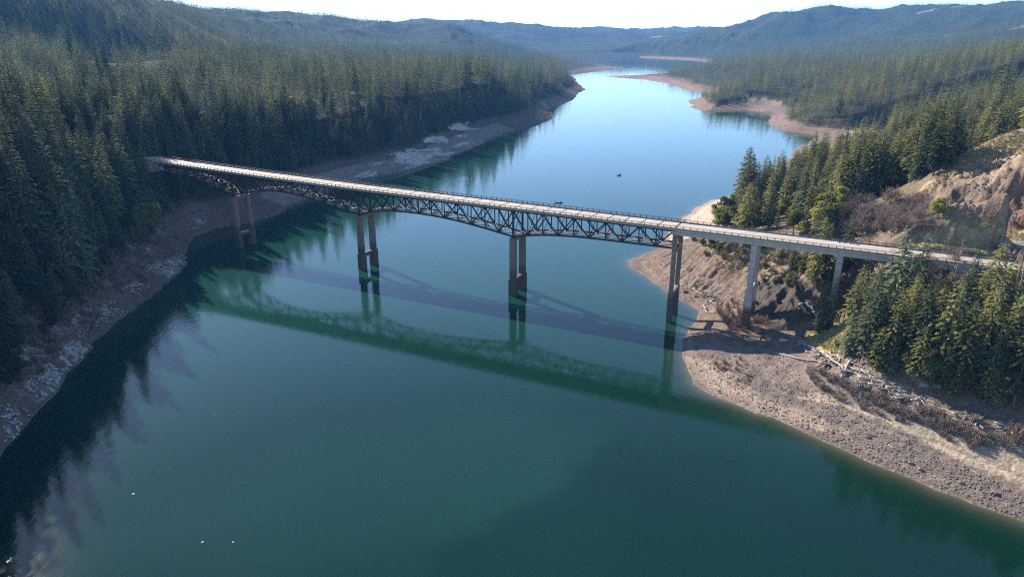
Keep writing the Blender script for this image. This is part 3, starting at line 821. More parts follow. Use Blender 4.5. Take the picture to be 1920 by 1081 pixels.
# ------------------------------------------------------------------ boats
def boat(px, py, L, heading, label, canopy):
    p = atz(px, py, 0); r = empty("fishing_boat", (p[0], p[1], 0), heading); tag(r, label, "boat", "small boats on the lake")
    secs = [(-.5, .40, .34), (-.25, .44, .34), (.1, .42, .36), (.32, .28, .42), (.5, .02, .5)]
    V_, F_ = [], []
    for x, hw, top in secs:
        w = hw * L * .4
        for y, z in ((-w, top * L * .22), (-w * .75, -.15), (w * .75, -.15), (w, top * L * .22), (w * .86, top * L * .22 - .02), (w * .7, .12), (-w * .7, .12), (-w * .86, top * L * .22 - .02)):
            V_.append((x * L, y, z))
    for i in range(len(secs) - 1):
        for j in range(8): F_.append((i * 8 + j, i * 8 + (j + 1) % 8, i * 8 + 8 + (j + 1) % 8, i * 8 + 8 + j))
    F_.append(tuple(range(8))[::-1]); F_.append(tuple(32 + j for j in range(8)))
    obj("hull", mesh_np("hull", V_, F_, [M_HULL]), r)
    X_, Y_, Z_ = (1, 0, 0), (0, 1, 0), (0, 0, 1)
    e = MB(); e.box((-L * .56, 0, .55), X_, Y_, Z_, .5, .45, .7); e.box((-L * .55, 0, .0), X_, Y_, Z_, .22, .2, .9); e.build("outboard_motor", M_DARK, r)
    for x in (-.28, .02):
        e = MB(); e.box((x * L, 0, .38), X_, Y_, Z_, .4, L * .26, .28); e.build("seat", M_DARK, r)
    e = MB(); e.box((L * .14, 0, .72), X_, Y_, Z_, .5, L * .2, .9); c2 = e.build("console", M_HULL, r)
    e = MB(); e.bar((L * .16, -L * .11, 1.2), (L * .12, -L * .11, 1.75), .08, .06); e.bar((L * .16, L * .11, 1.2), (L * .12, L * .11, 1.75), .08, .06); e.box((L * .14, 0, 1.45), X_, Y_, Z_, .06, L * .2, .5); e.build("windscreen", M_GLASS, c2)
boat(1048.5, 380.5, 5.2, .1, "dark fishing boat just behind the bridge deck near the third pier", True)
boat(1161.5, 329, 4.4, .7, "smaller dark fishing boat out on open water beyond the bridge", False)
# small pale bits drifting on the dark water
for px, py, L_, lab in ((250, 926, .75, "pale floating scrap with a brown bit beside it in the shadow at lower left"), (380, 1016, .65, "left one of two pale floating specks close together near the bottom"),
                        (437, 1016, .6, "right one of two pale floating specks close together near the bottom"), (402, 777, .45, "tiny pale floating speck at the edge of the tree shadows")):
    p = atz(px, py, 0); V_, F_ = [], []
    for i, (z, w) in enumerate(((-.08, .7), (.10, 1.0), (.24, .6))):
        for j in range(7):
            a = 2 * math.pi * j / 7 + i; rr = w * RNG.uniform(.75, 1.2)
            V_.append((math.cos(a) * rr * L_ / 2, math.sin(a) * rr * L_ / 3.2, z * L_ * 1.2))
    for i in range(2):
        for j in range(7): F_.append((i * 7 + j, i * 7 + (j + 1) % 7, i * 7 + 7 + (j + 1) % 7, i * 7 + 7 + j))
    F_.append(tuple(14 + j for j in range(7))); F_.append(tuple(range(7))[::-1])
    o = obj("floating_debris", mesh_np("floating_debris", V_, F_, [M_WHITE])); o.location = (p[0], p[1], 0); o.rotation_euler = (0, 0, .6)
    tag(o, lab, "debris", "pale bits floating on the lake", "thing")

# ------------------------------------------------------------------ looking up the ground
def hgt(x, y):
    x = np.asarray(x, float); y = np.asarray(y, float)
    th = np.arctan2(x, y); r = np.hypot(x, y)
    ti = np.interp(th, TH, np.arange(nT)); ri = np.interp(r, RR, np.arange(nR))
    t0 = np.clip(ti.astype(int), 0, nT - 2); r0 = np.clip(ri.astype(int), 0, nR - 2); ft = ti - t0; fr = ri - r0
    H_ = GH
    return (H_[r0, t0] * (1 - ft) + H_[r0, t0 + 1] * ft) * (1 - fr) + (H_[r0 + 1, t0] * (1 - ft) + H_[r0 + 1, t0 + 1] * ft) * fr
def gsd(x, y):
    th = np.arctan2(x, y); r = np.hypot(x, y)
    ti = np.clip(np.rint(np.interp(th, TH, np.arange(nT))).astype(int), 0, nT - 1); ri = np.clip(np.rint(np.interp(r, RR, np.arange(nR))).astype(int), 0, nR - 1)
    return GSD[ri, ti]
def hit(px, py, lo=95, hi=3000):
    d = ray(px, py); hd = math.hypot(d[0], d[1])
    r = np.geomspace(lo, hi, 4000); P = np.array([0, 0, CAM_H]) + (r / hd)[:, None] * d
    g = hgt(P[:, 0], P[:, 1]); k = np.argmax(P[:, 2] < g)
    if P[k, 2] >= g[k]: k = len(r) - 1
    return np.array([P[k, 0], P[k, 1], g[k]])
_HOR = np.maximum.accumulate((GH - CAM_H) / GR, axis=0)
def hidden_below(x, y, z):
    """slope by which a point lies under the ground's skyline in front of it"""
    th = np.arctan2(x, y); r = np.hypot(x, y)
    ti = np.clip(np.rint(np.interp(th, TH, np.arange(nT))).astype(int), 0, nT - 1); ri = np.clip(np.interp(r, RR, np.arange(nR)).astype(int) - 1, 0, nR - 1)
    return _HOR[ri, ti] - (z - CAM_H) / r

# ------------------------------------------------------------------ plant meshes (unit: metres, height 1 scaled later)
def unit(v): return v / (np.linalg.norm(v, axis=-1, keepdims=True) + 1e-9)
def conifer_crown(seed, H=30., R=4.0, levels=44, branches=6.5, sprays=6, base=.12, narrow=1.0, gap=.0, shape=.78):
    r = np.random.default_rng(seed); V = []; n = 0
    Q = []
    lean = r.normal(0, .012, 2)
    for i in range(levels):
        f = (i + r.uniform(-.3, .3)) / levels; f = min(max(f, 0), 1)
        z = H * (base + (1 - base) * f)
        prof = (1 - f) ** shape * (.55 + .45 * min(1, f / .16)) * narrow
        nb = max(3, int(branches * (.55 + .6 * (1 - f)) + r.uniform(0, 1)))
        p0 = r.uniform(0, 6.28)
        for b in range(nb):
            if r.random() < gap: continue
            a = p0 + 6.283 * b / nb + r.normal(0, .25)
            L = R * prof * r.uniform(.62, 1.12) + .12
            rise = .25 * f - .30 * (1 - f) + r.normal(0, .08)
            d = np.array([math.cos(a), math.sin(a), 0]); sdv = np.array([-d[1], d[0], 0])
            ns = max(2, int(sprays * (.35 + .65 * L / R)))
            for k in range(ns):
                t = (.22 + .78 * (k + r.uniform(0, 1)) / ns)
                c = np.array([lean[0] * z, lean[1] * z, z]) + d * L * t + np.array([0, 0, rise * L * t - .18 * L * t * t])
                side = r.choice([-1, 1])
                dd = unit(d * r.uniform(.5, 1) + sdv * side * r.uniform(.1, .9) + np.array([0, 0, r.normal(-.50 + .2 * f, .2)]))
                w = unit(np.cross(dd, np.array([0, 0, 1.])) + np.array([0, 0, r.normal(0, .32)]))
                l = (.20 * L + .42) * r.uniform(.75, 1.25); ww = l * r.uniform(.26, .42)
                Q.append((c - dd * l * .35, c + w * ww + dd * l * .1, c + dd * l * .75, c - w * ww + dd * l * .1))
    # leader
    for k in range(5):
        a = r.uniform(0, 6.28); d = np.array([math.cos(a) * .16, math.sin(a) * .16, 0]); zt = H * (1 + .01) + .1
        c = np.array([lean[0] * H, lean[1] * H, H * .965]); Q.append((c, c + d + [0, 0, .35], c + [0, 0, H * .045 + r.uniform(.1, .5)], c - d + [0, 0, .35]))
    V = np.array(Q).reshape(-1, 3); Fq = np.arange(len(V)).reshape(-1, 4)
    return V, Fq
def conifer_trunk(seed, H=30., r0=.42, dead=False):
    m = MB(); r = np.random.default_rng(seed)
    m.tube([(0, 0, -1.5), (0, 0, H * .3), (0, 0, H * .65), (0, 0, H * .97)], [r0, r0 * .8, r0 * .45, .05], 7)
    if dead:
        for i in range(46):
            z = H * r.uniform(.28, .96); a = r.uniform(0, 6.28); L = (H - z) * .20 + r.uniform(.3, 1.4)
            e = (math.cos(a) * L, math.sin(a) * L, z - .10 * L + r.normal(0, .15 * L)); md = (e[0] * .5, e[1] * .5, z + .03 * L)
            m.tube([(0, 0, z), md, e], [.09, .06, .025], 3, cap=False)
            for q in range(3):
                t = r.uniform(.4, .95); b = np.array(e) * t + np.array([0, 0, z * (1 - t)])
                m.tube([b, b + np.array([math.cos(a + r.normal(0, .9)) * L * .3, math.sin(a + r.normal(0, .9)) * L * .3, r.normal(-.05, .1) * L])], [.04, .015], 3, cap=False)
    else:
        for i in range(10):
            z = H * r.uniform(.06, .25); a = r.uniform(0, 6.28); L = r.uniform(.8, 2.4)
            m.tube([(0, 0, z), (math.cos(a) * L, math.sin(a) * L, z - .2 * L)], [.06, .02], 3, cap=False)
    return m.v, m.f
def leaf_quads(r, C, N, size):
    """leaf clumps at points C facing roughly N"""
    n = len(C); t = unit(np.cross(N, r.normal(size=(n, 3)))); b = np.cross(N, t)
    s = size * r.uniform(.6, 1.35, (n, 1)); q = r.uniform(.5, .95, (n, 1))
    return np.stack([C - t * s, C + b * s * q, C + t * s, C - b * s * q], 1).reshape(-1, 3)
def broad_crown(seed, H=12., R=4.2, lobes=13, per=150, size=.36, base=.22):
    r = np.random.default_rng(seed); out = []
    for i in range(lobes):
        z = r.uniform(base + .12, .88); rr = R * math.sqrt(max(.05, 1 - ((z - .55) / .55) ** 2)) * r.uniform(.1, .75)
        a = r.uniform(0, 6.28); c = np.array([math.cos(a) * rr, math.sin(a) * rr, z * H]); rad = R * r.uniform(.28, .5)
        n = unit(r.normal(size=(per, 3)) + np.array([0, 0, .25])); d = rad * r.uniform(.55, 1.08, (per, 1)) * np.array([1, 1, .8])
        out.append(leaf_quads(r, c + n * d, unit(n + r.normal(size=(per, 3)) * .7), size))
    V = np.concatenate(out); return V, np.arange(len(V)).reshape(-1, 4)
def broad_trunk(seed, H=12., R=4.2):
    r = np.random.default_rng(seed); m = MB()
    m.tube([(0, 0, -1), (.1, 0, H * .2), (.2, .1, H * .38)], [.26, .21, .17], 6)
    for i in range(7):
        a = r.uniform(0, 6.28); L = R * r.uniform(.4, .8); z0 = H * r.uniform(.2, .38)
        m.tube([(.15, .05, z0), (math.cos(a) * L * .5, math.sin(a) * L * .5, z0 + H * .18), (math.cos(a) * L, math.sin(a) * L, H * r.uniform(.5, .82))], [.13, .09, .03], 4, cap=False)
    return m.v, m.f
def bare_tree(seed, H=9., depth=5, spread=.55, r0=.16, kids=3, stems=1):
    r = np.random.default_rng(seed); m = MB(); tw = MB()
    def grow(p, d, L, rad, k):
        q = p + d * L * .5 + r.normal(0, .05, 3) * L; e = q + unit(d + r.normal(0, .18, 3)) * L * .5
        (m if k >= depth - 1 else tw).tube([p, q, e], [rad, rad * .85, rad * .65], 5 if k >= depth - 1 else 3, cap=False)
        if k == 0: return
        for i in range(kids if k < depth else kids + 1):
            nd = unit(d * .75 + r.normal(0, spread, 3) + np.array([0, 0, .18]))
            grow(e if i else q, nd, L * r.uniform(.6, .85), max(.018, rad * .6), k - 1)
    for s in range(stems):
        d = unit(np.array([r.normal(0, .35), r.normal(0, .35), 1.0])) if stems > 1 else np.array([0, 0, 1.])
        grow(np.array([r.normal(0, .12) * (stems > 1), r.normal(0, .12) * (stems > 1), -.3]), d, H * .30, r0, depth)
    return m.v, m.f, tw.v, tw.f
def shrub_mesh(seed, H=2.2, stems=26, spread=.5):
    r = np.random.default_rng(seed); m = MB()
    for i in range(stems):
        a = r.uniform(0, 6.28); b = np.array([math.cos(a), math.sin(a), 0]) * r.uniform(0, .55)
        d = unit(np.array([r.normal(0, spread), r.normal(0, spread), 1.])); L = H * r.uniform(.6, 1.05)
        q = b + d * L * .5; e = b + d * L + np.array([r.normal(0, .12), r.normal(0, .12), 0])
        m.tube([b + [0, 0, -.2], q, e], [.05, .036, .018], 3, cap=False)
        for k in range(5):
            t = r.uniform(.3, .9); p = b + (e - b) * t
            m.tube([p, p + unit(d + r.normal(0, .55, 3)) * L * r.uniform(.2, .38)], [.03, .014], 3, cap=False)
    return m.v, m.f
def rock_mesh(seed, n=9):
    r = np.random.default_rng(seed); V_, F_ = [], []
    rings = 4
    for i in range(rings + 1):
        ph = math.pi * i / rings
        for j in range(n):
            a = 2 * math.pi * j / n; k = r.uniform(.72, 1.15)
            V_.append((math.sin(ph) * math.cos(a) * k * .55, math.sin(ph) * math.sin(a) * k * .5, math.cos(ph) * k * .38 + .12))
    for i in range(rings):
        for j in range(n): F_.append((i * n + j, i * n + (j + 1) % n, i * n + n + (j + 1) % n, i * n + n + j)[::-1])
    return V_, F_

CON_T = []   # (crown, trunk) meshes of the near conifers, unit height 30 m
for i, (H, R, lv, br, sp, nr, bs, mt) in enumerate([(30, 5.2, 44, 7.5, 8, 1.0, .10, M_CON), (30, 4.5, 46, 7, 8, 1.0, .13, M_CON), (30, 6.0, 40, 7.5, 9, 1.0, .06, M_CON), (30, 5.4, 36, 6.5, 9, .95, .22, M_CONY),
                                                    (30, 6.4, 38, 7, 9, 1.0, .14, M_CONY), (30, 4.9, 44, 7, 8, 1.0, .10, M_CON)]):
    V_, F_ = conifer_crown(100 + i, H, R, lv, br, sp, bs, nr, gap=(.03, .12, .05, .16, .10, .05)[i], shape=(.80, .72, .85, .48, .58, .68)[i])
    tv, tf = conifer_trunk(200 + i, H)
    CON_T.append((mesh_np("conifer_crown", V_, F_, [mt]), mesh_np("conifer_trunk", tv, tf, [M_BARK]), V_, F_, tv, tf, mt))
BRO_T = []
for i, (H, R, lb_, mt) in enumerate([(12, 4.4, 14, M_BROAD), (12, 3.8, 12, M_BROAD), (12, 4.8, 15, M_OLIVE), (12, 4.2, 13, M_OLIVE)]):
    V_, F_ = broad_crown(300 + i, H, R, lb_); tv, tf = broad_trunk(320 + i, H, R)
    BRO_T.append((mesh_np("broadleaf_crown", V_, F_, [mt]), mesh_np("broadleaf_trunk", tv, tf, [M_BARK])))
BARE_T = []
for i in range(4):
    a, b, c, d = bare_tree(340 + i, 9, 5, .5, .15, 3, 1 if i < 2 else 3)
    BARE_T.append((mesh_np("bare_trunk", a, b, [M_SNAG]), mesh_np("bare_twigs", c, d, [M_TWIG])))
SHR_T = []
for i in range(5):
    a, b = shrub_mesh(360 + i, 2.3, 30 if i < 3 else 18, .38 if i < 3 else .6)
    SHR_T.append(mesh_np("shrub_stems", a, b, [M_WILLOW if i % 2 else M_TWIG]))
PALE_T = [mesh_np("pale_rubble", *rock_mesh(390 + i, 6), [M_PALE]) for i in range(4)]
ROCK_T = [mesh_np("rock", *rock_mesh(380 + i), [M_ROCK]) for i in range(5)]

# ------------------------------------------------------------------ geometry-node scatter (one object of stuff per call)
def scatter(name, pts, rz, sc, idx, meshes, label, cat):
    lib = bpy.data.collections.new(name + " kinds")
    for i, m in enumerate(meshes):
        lib.objects.link(bpy.data.objects.new("%s kind %02d" % (name, i), m))
    me = bpy.data.meshes.new(name)
    me.vertices.add(len(pts)); me.vertices.foreach_set("co", np.asarray(pts, np.float32).ravel())
    for nm, tp, val in (("rz", 'FLOAT', rz), ("ti", 'INT', idx)):
        a = me.attributes.new(nm, tp, 'POINT'); a.data.foreach_set("value", np.asarray(val, np.float32 if tp == 'FLOAT' else np.int32))
    a = me.attributes.new("sc", 'FLOAT_VECTOR', 'POINT'); a.data.foreach_set("vector", np.asarray(sc, np.float32).ravel())
    o = obj(name, me)
    ng = bpy.data.node_groups.new(name, 'GeometryNodeTree')
    ng.interface.new_socket("Geometry", in_out='INPUT', socket_type='NodeSocketGeometry'); ng.interface.new_socket("Geometry", in_out='OUTPUT', socket_type='NodeSocketGeometry')
    N = ng.nodes; L = ng.links
    gi = N.new("NodeGroupInput"); go = N.new("NodeGroupOutput")
    ip = N.new("GeometryNodeInstanceOnPoints"); ci = N.new("GeometryNodeCollectionInfo")
    ci.inputs["Collection"].default_value = lib; ci.inputs["Separate Children"].default_value = True; ci.inputs["Reset Children"].default_value = True
    def attr(nm, tp):
        n = N.new("GeometryNodeInputNamedAttribute"); n.data_type = tp; n.inputs[0].default_value = nm; return n.outputs[0]
    cx = N.new("ShaderNodeCombineXYZ"); L.new(attr("rz", 'FLOAT'), cx.inputs[2])
    ip.inputs["Pick Instance"].default_value = True
    L.new(gi.outputs[0], ip.inputs["Points"]); L.new(ci.outputs[0], ip.inputs["Instance"]); L.new(attr("ti", 'INT'), ip.inputs["Instance Index"])
    L.new(cx.outputs[0], ip.inputs["Rotation"]); L.new(attr("sc", 'FLOAT_VECTOR'), ip.inputs["Scale"])
    L.new(ip.outputs[0], go.inputs[0])
    md = o.modifiers.new("scatter", 'NODES'); md.node_group = ng
    tag(o, label, cat, kind='stuff')
    return o

# ------------------------------------------------------------------ where the forest stands
def cand(r0, r1, step, a0=-46, a1=46):
    sa = math.sin(math.radians(max(-a0, a1))); n = int(2 * r1 * sa / step) + 2; m = int((r1 - r0 * math.cos(math.radians(46))) / step) + 2
    x = -r1 * sa + (np.arange(n)) * step; y = r0 * .5 + np.arange(m + 14) * step
    X, Y = np.meshgrid(x, y); X = X + RNG.uniform(-.48, .48, X.shape) * step; Y = Y + RNG.uniform(-.48, .48, Y.shape) * step
    X = X.ravel(); Y = Y.ravel(); r = np.hypot(X, Y); th = np.degrees(np.arctan2(X, Y))
    k = (r >= r0) & (r < r1) & (th > a0) & (th < a1)
    return X[k], Y[k]
G_GROVE = [(1592, 664), (1636, 703), (1710, 732), (1800, 762), (1850, 770), (1930, 758), (2040, 730), (2040, 545), (1890, 545), (1800, 535), (1720, 528), (1650, 530), (1606, 555), (1592, 610)]
G_RAVINE = [(1505, 480), (1560, 485), (1600, 520), (1590, 560), (1545, 575), (1520, 545)]
G_HEAD = [(1335, 415), (1400, 440), (1520, 446), (1570, 400), (1640, 372), (1700, 345), (1735, 350), (1775, 318), (1815, 282), (1860, 258), (1920, 236), (2040, 195), (2040, 130), (1900, 130), (1640, 262), (1560, 292), (1470, 312), (1395, 368)]
G_BARE = [(1545, 440), (1580, 400), (1650, 378), (1725, 380), (1735, 420), (1720, 440), (1640, 452)]
G_LEAFY = [(1330, 430), (1345, 395), (1400, 372), (1470, 362), (1545, 372), (1600, 402), (1560, 430), (1520, 448), (1400, 442)]
def P_in(X, Y): return (X - B0[0]) * BN[0] + (Y - B0[1]) * BN[1]
def forest_points():
    out = []
    for r0, r1, st in ((120, 620, 6.8), (620, 1500, 10.5), (1500, 2600, 11.5), (2600, 4700, 15), (4700, 7200, 24)):
        X, Y = cand(r0, r1, st, -58 if r0 < 200 else -46); R = np.hypot(X, Y)
        H = hgt(X, Y); sd = gsd(X, Y); px, py, _ = proj(np.stack([X, Y, H], -1))
        P = np.stack([X, Y], -1) - B0[:2]; s = P @ BD[:2]; o = P @ BN[:2]
        ok = (sd > 2) & ~((np.abs(o) < 8.0) & (s > S0 - 6) & (s < S1 + 70))
        left = px < 1180
        n = fbm(X / 30, Y / 30, 91, 3)
        ok &= np.where(left, H > np.where(R < 240, 4.5, np.where(R < 330, 8.5, 13.5)) + n * 4, H > np.where(R < 600, 9.5, 6) + n * 3)
        ok &= seg_dist(X, Y, ROAD2) > 9
        rt = ~left & (R < 420)
        g = inpoly(px, py, G_GROVE) | inpoly(px, py, G_RAVINE) | (inpoly(px, py, G_HEAD) & ~inpoly(px, py, G_BARE) & ~(inpoly(px, py, G_LEAFY) & (RNG.random(len(X)) < .8)))
        offr = rt & (px > 1935) & (H > 10)
        ok &= ~rt | g | offr
        # open ground: meadow on the left plateau, pale flats on the right
        mead = left & inpoly(px, py, [(140, 114), (310, 109), (345, 120), (300, 130), (170, 130)]) & (R > 700) & (R < 1500)
        flat = ~left & (R > 420) & (R < 1400) & (inpoly(px, py, [(1500, 280), (1560, 240), (1655, 242), (1660, 280), (1590, 296)]) | inpoly(px, py, [(1400, 215), (1460, 215), (1470, 185), (1395, 178)]))
        ok &= ~mead & ~flat
        clear = fbm(X / 260, Y / 130, 61, 3)
        ok &= ~((R > 2600) & (X > 300) & (H > 60) & (clear > .45))
        sparse = np.where((X > 150) & (R > 420) & (R < 2600), .10, 0) + np.where(R < 620, .06, np.where(R < 2600, .08, .12)) + .25 * (fbm(X / 60, Y / 60, 95, 2) > .34) * (R > 420)
        ok &= RNG.random(len(X)) > sparse
        X, Y, H, R = X[ok], Y[ok], H[ok], R[ok]
        hh = 24 + 6 * fbm(X / 45, Y / 45, 97, 2) + RNG.normal(0, 6.0, len(X))
        hh = np.where(RNG.random(len(X)) < .06, hh * 1.25, hh); hh = np.clip(hh, 10, 42); hh = np.where(R > 620, hh * 1.12, hh); hh = np.where((X > 150) & (R > 420) & (R < 2600), hh * .84, hh)
        hh = np.where((X < 0) & (R < 420) & (H > 24), hh * 1.2, np.where((X < 0) & (H < 20) & (R > 330), hh * .7, hh))
        hh = np.where((X < 0) & (R < 250), hh * 1.3, hh); gr = (X > 0) & (R < 300) & (P_in(X, Y) < 0); hh = np.where(gr, np.clip(hh * 1.15, 20, 38), hh)
        bpx = proj(np.stack([X, Y, H], -1))[0]; ylim = 460.6 + (bpx - 1560) * .117 + 14 + 30 * RNG.random(len(X)); dz_ = -ST - (ylim - 540.5) / F_PX * CT; fy_ = CT - (ylim - 540.5) / F_PX * ST
        zl = CAM_H + dz_ / np.hypot((bpx - 960) / F_PX, fy_) * R
        hh = np.where(gr & (bpx > 1480), np.clip(np.minimum(hh, zl - H), 7, 40), hh)
        vis = hidden_below(X, Y, H + hh)
        k = vis < np.where(R < 620, .2, np.where(R < 2600, .03, .008))
        out.append(np.stack([X, Y, H, hh, R], -1)[k])
    return np.concatenate(out)
FOR = forest_points()
print("forest", len(FOR), [int(((FOR[:, 4] >= a) & (FOR[:, 4] < b)).sum()) for a, b in ((0, 620), (620, 1500), (1500, 2600), (2600, 4700), (4700, 9000))])

# the 300 conifers that show largest: painter's count on a coarse depth map
def rank_visible(F, n=280):
    W_, H_ = 640, 360; k = W_ / 1920
    near = np.where(F[:, 4] < 1300)[0]
    P = F[near]
    bx, by, bc = proj(P[:, :3]); tx, ty, tc = proj(P[:, :3] + np.stack([0 * P[:, 0], 0 * P[:, 0], P[:, 3]], -1))
    wpx = P[:, 3] * .125 * F_PX / bc * k
    own = np.full((H_, W_), -1, np.int32)
    order = np.argsort(-bc)
    for i in order:
        x0, x1 = tx[i] * k, bx[i] * k; y0, y1 = ty[i] * k, by[i] * k
        ya, yb = int(max(0, y0)), int(min(H_ - 1, y1))
        if yb <= ya or x0 < -20 or x0 > W_ + 20: continue
        for yy in range(ya, yb + 1):
            f = (yy - y0) / max(1, y1 - y0); hw = wpx[i] * (min(f * 1.15, 1) if f < .9 else .12); xc = x0 + (x1 - x0) * f
            a = int(max(0, xc - hw)); b = int(min(W_, xc + hw + 1))
            if b > a: own[yy, a:b] = i
    cnt = np.bincount(own[own >= 0], minlength=len(near))
    top = np.argsort(-cnt)[:n]
    return near[top[cnt[top] > 0]]
IND = rank_visible(FOR, 225)

GROUPS = {}
def con_zone(x, y, z, h):
    P = np.array([x, y]) - B0[:2]; s = P @ BD[:2]; o = P @ BN[:2]; R = math.hypot(x, y)
    px, py, _ = proj(np.array([x, y, z])); tx, ty, _ = proj(np.array([x, y, z + h]))
    sz = "tall" if h > 29 else ("short" if h < 20 else "medium height")
    if px < 1180:
        if o < 0 and s < 40:
            if ty < 250: return sz + " conifer with sunlit crown on the near left bank's upper slope", "conifers on the upper part of the near left bank"
            if px < 130: return sz + " dark conifer on the shaded near left bank at the picture's left edge", "conifers on the shaded near left bank"
            return sz + " dark conifer on the shaded near left bank just left of the bridge end", "conifers on the shaded near left bank"
        if px < 560: return sz + " conifer on the left bank just behind the bridge's left end", "conifers on the left bank beyond the bridge"
        if px < 800: return sz + " conifer on the left bank beyond the bridge above the pale rock ledges", "conifers on the left bank beyond the bridge"
        return sz + " conifer on the far left headland where the lake bends", "conifers on the left bank beyond the bridge"
    if o < 0:
        if px < 1600: return sz + " conifer in the shaded ravine under the bridge's right approach", "conifers in the ravine under the approach"
        if px < 1720: return sz + " green conifer at the left side of the grove between beach and bridge approach", "conifers in the grove below the right approach"
        if px < 1830: return sz + " green conifer in the middle of the grove between beach and bridge approach", "conifers in the grove below the right approach"
        return sz + " green conifer at the right end of the grove between beach and bridge approach", "conifers in the grove below the right approach"
    if R < 420:
        if px > 1690: return sz + " olive green conifer at the upper edge of the grassy slope above the cliff", "conifers above the cliff"
        if px > 1560: return sz + " conifer on the right headland next to the grey bare trees", "conifers on the right headland"
        return sz + " conifer near the tip of the right headland behind the bridge", "conifers on the right headland"
    if px < 1640: return sz + " conifer on the right shore around the small cove beyond the headland", "conifers around the right cove"
    return sz + " conifer on the right hillside far above the bridge", "conifers on the right hillside"

def plant_tree(tmpl, name, x, y, z, h, unit_h, rz, label, cat, group=None, wide=1.0):
    r = empty(name, (x, y, z - .25), rz); s = h / unit_h; r.scale = (s * wide, s * wide, s)
    tag(r, label, cat, group)
    obj("trunk", tmpl[1], r); obj("crown", tmpl[0], r)
    return r
for i in IND:
    x, y, z, h, R = FOR[i]; lab, grp = con_zone(x, y, z, h)
    px = proj(np.array([x, y, z]))[0]
    right = px > 1180
    t = int(RNG.choice([0, 1, 2, 3, 4, 5], p=[.10, .08, .12, .27, .33, .10] if right else [.26, .22, .22, .02, .02, .26]))  # right bank draws more yellow foliage, its sunlight put into the mix
    plant_tree(CON_T[t], "conifer", x, y, z, h, 30., float(RNG.uniform(0, 6.28)), lab, "conifer", grp, float(RNG.uniform(.95, 1.35)))

rest = np.ones(len(FOR), bool); rest[IND] = False
FR = FOR[rest]; n_ = len(FR)
def low_crown(seed, lv, br, sp, R, mt):
    V_, F_ = conifer_crown(seed, 30, R, lv, br, sp, .08, 1.0, .0); return mesh_np("forest_crown", V_, F_, [mt])
hi = []
for c in CON_T:
    Vc, Fc, tv, tf = c[2], c[3], c[4], c[5]
    me = mesh_np("forest_tree", np.concatenate([Vc, np.array(tv)]), [tuple(f) for f in Fc] + [tuple(int(q) + len(Vc) for q in f) for f in tf], [c[6], M_BARK], [0] * len(Fc) + [1] * len(tf))
    hi.append(me)
mid_m = [low_crown(400, 26, 6, 3, 5.6, M_CON), low_crown(401, 24, 6, 3, 4.8, M_CON), low_crown(402, 26, 6, 3, 6.2, M_CON), low_crown(404, 22, 6, 4, 6.4, M_CONY), low_crown(403, 22, 5.5, 3, 6.0, M_CONY)]
low_m = [low_crown(410, 11, 5, 2, 5.8, M_CON), low_crown(411, 12, 5, 2, 5.2, M_CON), low_crown(412, 10, 5, 2, 6.2, M_CON), low_crown(413, 10, 5, 2, 5.6, M_CONY)]
wd = RNG.uniform(.95, 1.4, n_); SCF = np.stack([FR[:, 3] / 30 * wd, FR[:, 3] / 30 * wd, FR[:, 3] / 30], -1)
rzf = RNG.uniform(0, 6.28, n_); ti = RNG.random(n_)
for nm, a, b, ms, lab, cat in (("near_forest", 0, 620, hi, "dense conifer forest filling the banks behind the single trees", "forest"),
                               ("middle_forest", 620, 1500, mid_m, "conifer forest covering the plateau and hillside beyond the bridge", "forest"),
                               ("far_forest", 1500, 9000, low_m, "conifer forest covering the far hills and ridges", "forest")):
    k = (FR[:, 4] >= a) & (FR[:, 4] < b)
    pr_ = [.24, .22, .22, .03, .04, .25] if len(ms) == 6 else ([.26, .22, .22, .15, .15] if len(ms) == 5 else [.32, .28, .28, .12])
    idx = np.searchsorted(np.cumsum(pr_), ti[k]).clip(0, len(ms) - 1)
    warm_ = [3, 4] if len(ms) == 6 else [len(ms) - 1]
    sw = (FR[k, 0] > 60) & (RNG.random(k.sum()) < .65); idx = np.where(sw, RNG.choice(warm_, k.sum()), idx)  # sunlight on the right bank imitated by a larger share of yellow foliage
    scatter(nm, FR[k, :3] - [0, 0, .3], rzf[k], SCF[k], idx, ms, lab, cat)
# ------------------------------------------------------------------ trees one can point at
def place(name, tm, px, py, h, uh, label, cat, group=None, wide=1.0, rz=None, dz=0, p=None):
    p = hit(px, py) if p is None else p
    return plant_tree(tm, name, p[0], p[1], p[2] + dz, h, uh, float(RNG.uniform(0, 6.28)) if rz is None else rz, label, cat, group, wide)
def snag_tree(px, py, h, seed, label, full=True, thick=.42, mat=None, p=None, tilt=0):
    p = hit(px, py) if p is None else p
    r = empty("dead_tree", (p[0], p[1], p[2] - .2), float(RNG.uniform(0, 6.28))); tag(r, label, "dead tree"); r.rotation_euler = (tilt, 0, r.rotation_euler[2])
    v, f = conifer_trunk(seed, h, thick, True)
    mt = mat or M_SNAG
    # trunk tube comes first in the mesh, the branches after it
    nt_ = 7 * 4; ft = 7 * 3 + 2
    obj("trunk", mesh_np("dead_trunk", v[:nt_], f[:ft], [mt]), r)
    if full: obj("bare_branches", mesh_np("dead_branches", v[nt_:], [tuple(q - nt_ for q in k) for k in f[ft:]], [mt]), r)
    return r
snag_tree(1424, 398, 33, 501, "tall bare dead conifer standing against the water at the headland's left edge")
pS = hit(1889, 600)
snag_tree(0, 0, CAM_H + (ray(1899, 388)[2] / math.hypot(*ray(1899, 388)[:2])) * math.hypot(pS[0], pS[1]) - pS[2], 503, "very tall bare pole of a dead tree near the right edge crossing the deck", True, .5, p=pS)
snag_tree(1775, 590, 27, 504, "thin dead tree with bare twigs rising in front of the deck between grove treetops", True, .3)
